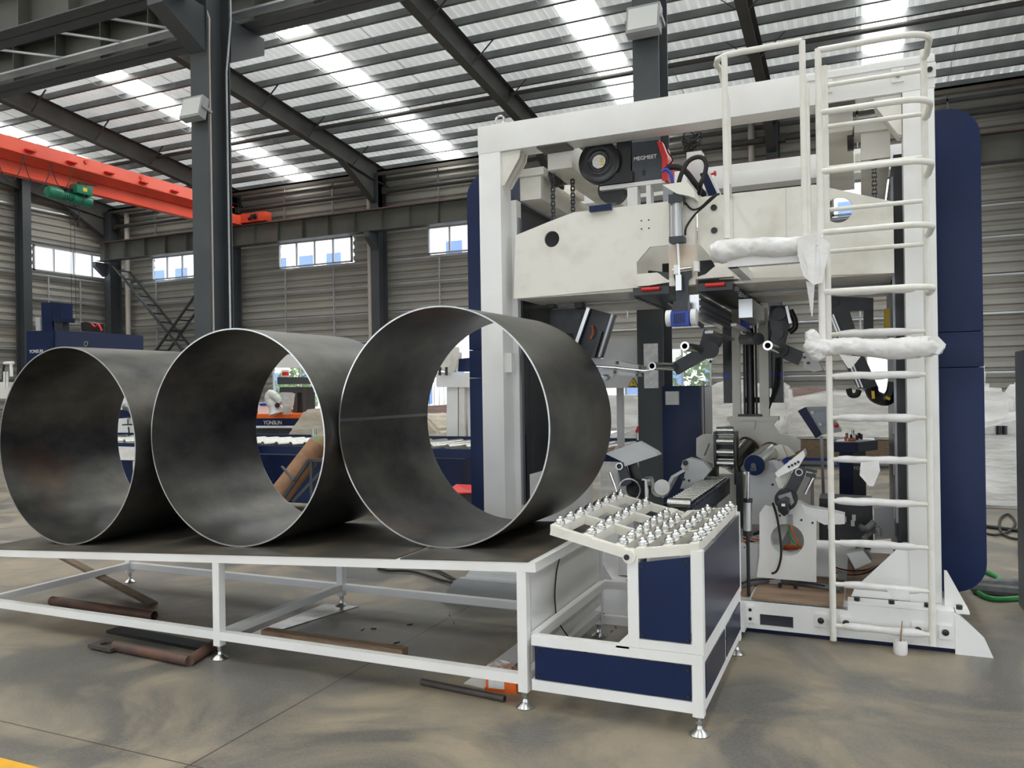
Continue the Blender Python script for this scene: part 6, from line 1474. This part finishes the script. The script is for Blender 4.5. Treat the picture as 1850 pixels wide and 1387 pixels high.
MB().tube([PY(500, 748, 12.9), PY(496, 735, 12.9), PY(487, 722, 12.9), PY(489, 711, 12.9), PY(500, 718, 12.9), PY(508, 728, 12.9)], .1, n=10, radii=[.16, .12, .10, .09, .08, .06], smooth=4).build('arm', FILM, rob)
MB().tube([PY(522, 710, 12.9), PY(520, 730, 12.9), PY(518, 748, 12.9)], .1, n=10, radii=[.13, .12, .05], smooth=4).build('film_cover', FILM, rob)
MB().cyl(PY(501, 732, 12.8), PY(501, 732, 12.9), .05).build('joint', BLACK, rob)
# white machine visible in the first ring
wm = thing('white_welding_cell', 'white machine with navy arm seen through the first ring', 'machine', tuple(PY(232, 820, 9.5)))
Y9 = 9.5
MB().prism(P2([(205, 700), (232, 700), (236, 760), (245, 805), (205, 808)], Y9+.2), Y9+.2, Y9+.6).build('body', WHITE, wm)
MB().prism(P2([(213, 740), (233, 740), (240, 752), (213, 756)], Y9), Y9, Y9+.2).build('navy_arm', NAVY, wm)
MB().tube([PY(226, 735, Y9-.05), PY(234, 737, Y9-.05), (PY(241, 745, Y9-.05)), PY(246, 760, Y9-.05)], .06, n=12, smooth=4).build('joint', RAIL_ST, wm)
MB().prism(P2([(243, 760), (250, 765), (254, 782), (247, 782)], Y9-.05), Y9-.05, Y9+.1).build('torch', NAVY, wm)
MB().lathe([(.01, 0), (.01, .08), (.09, .08), (.09, .10), (0, .10)], PY(231, 757, Y9-.05), (0, 0, -1)).build('suction_cup', CHAR, wm)
MB().tube([PY(232, 771, Y9-.05), PY(233, 785, Y9-.05), PY(228, 800, Y9-.05), PY(223, 806, Y9)], .012, n=6, smooth=4).build('hose', RUBBER, wm)
tbz = thing('white_table', 'white sheet covered table seen through the first ring', 'table', tuple(PY(235, 870, 8.6)))
MB().prism(P2([(200, 806), (262, 808), (262, 832), (200, 830)], 8.6), 8.6, 9.3).build('top', WRAP, tbz)
a = PY(232, 0, 8.7).x; MB().box(a, a+.11, 8.65, 8.75, 0, PY(236, 832, 8.7).z).box(a-.9, a-.8, 8.65, 8.75, 0, PY(236, 832, 8.7).z).build('leg', WHITE, tbz)
yb_ = PZ(244, 892, .0); tag(MB().box(yb_.x-.1, yb_.x+.12, yb_.y, yb_.y+.2, 0, .26).build('yellow_block', YEL), 'yellow block on the floor seen at the bottom of the first ring opening', 'block')
tag(MB().prism(P2([(440, 640), (620, 640), (620, 664), (440, 664)], 12.6), 12.6, 12.64).box(PY(612, 0, 12.6).x, PY(617, 0, 12.6).x, 12.6, 12.64, 0, 2.1).build('white_guard_panel', WHITE), 'white guard panel above the orange striped machine', 'panel')

# gas cylinder on an inclined stand
gc_ = thing('gas_cylinder', 'rusty brown gas cylinder with green shoulder leaning on a stand, seen in the middle ring', 'gas cylinder', tuple(PY(530, 880, 7.4)))
A_, B_ = PY(497, 905, 7.3), PY(572, 808, 7.7); d_ = (B_-A_).normalized()
A_ = A_-d_*.30
MB().cyl(A_, B_, .128, n=32).lathe([(.128, 0), (.127, .03), (.122, .05)], B_, d_, n=32).build('body', CYLR, gc_)
MB().lathe([(.126, .035), (.118, .07), (.092, .12), (.055, .15), (.045, .16)], B_, d_, n=32).build('shoulder', CYLG, gc_)
MB().lathe([(.035, .15), (.035, .21), (.02, .22)], B_, d_, n=16).build('valve', ZINC, gc_)
c = B_+d_*.2+Vector((.03, 0, -.02)); MB().cyl(c, c+Vector((.12, 0, -.03)), .02, n=12).cyl(c+Vector((.08, -.03, -.06)), c+Vector((.08, .03, -.06)), .035, n=16).build('regulator', ZINC, gc_)
MB().tube([c+Vector((.05, -.02, -.05)), c+Vector((.02, -.05, -.2)), c+Vector((-.03, -.06, -.4)), c+Vector((.02, -.05, -.6)), c+Vector((.05, -.05, -.85))], .010, n=8, smooth=5).build('hose', RUBBER, gc_)
cs = thing('cylinder_stand', 'dark angle steel stand holding up the leaning gas cylinder', 'stand', tuple(PY(570, 890, 7.4)))
for yy in (7.18, 7.62):
    MB().bar(PY(508, 905, yy), PY(559, 831, yy), .035, .035, up=(0, 1, 0)).build('side_rail', CHAR, cs)
    a = PY(563, 831, yy); MB().bar((a.x, yy, a.z), (a.x, yy, .0), .035, .035, up=(0, 1, 0)).build('leg', CHAR, cs)
    MB().bar(PY(559, 831, yy), PY(600, 831, yy), .035, .035).build('top_rail', CHAR, cs)
    MB().bar(PY(530, 905, yy), PY(592, 840, yy), .03, .03, up=(0, 1, 0)).build('diagonal', CHAR, cs)
MB().bar(PY(509, 842, 7.15), PY(531, 868, 7.15), .01, .04, up=(0, 1, 0)).build('strap', CHAR, cs)
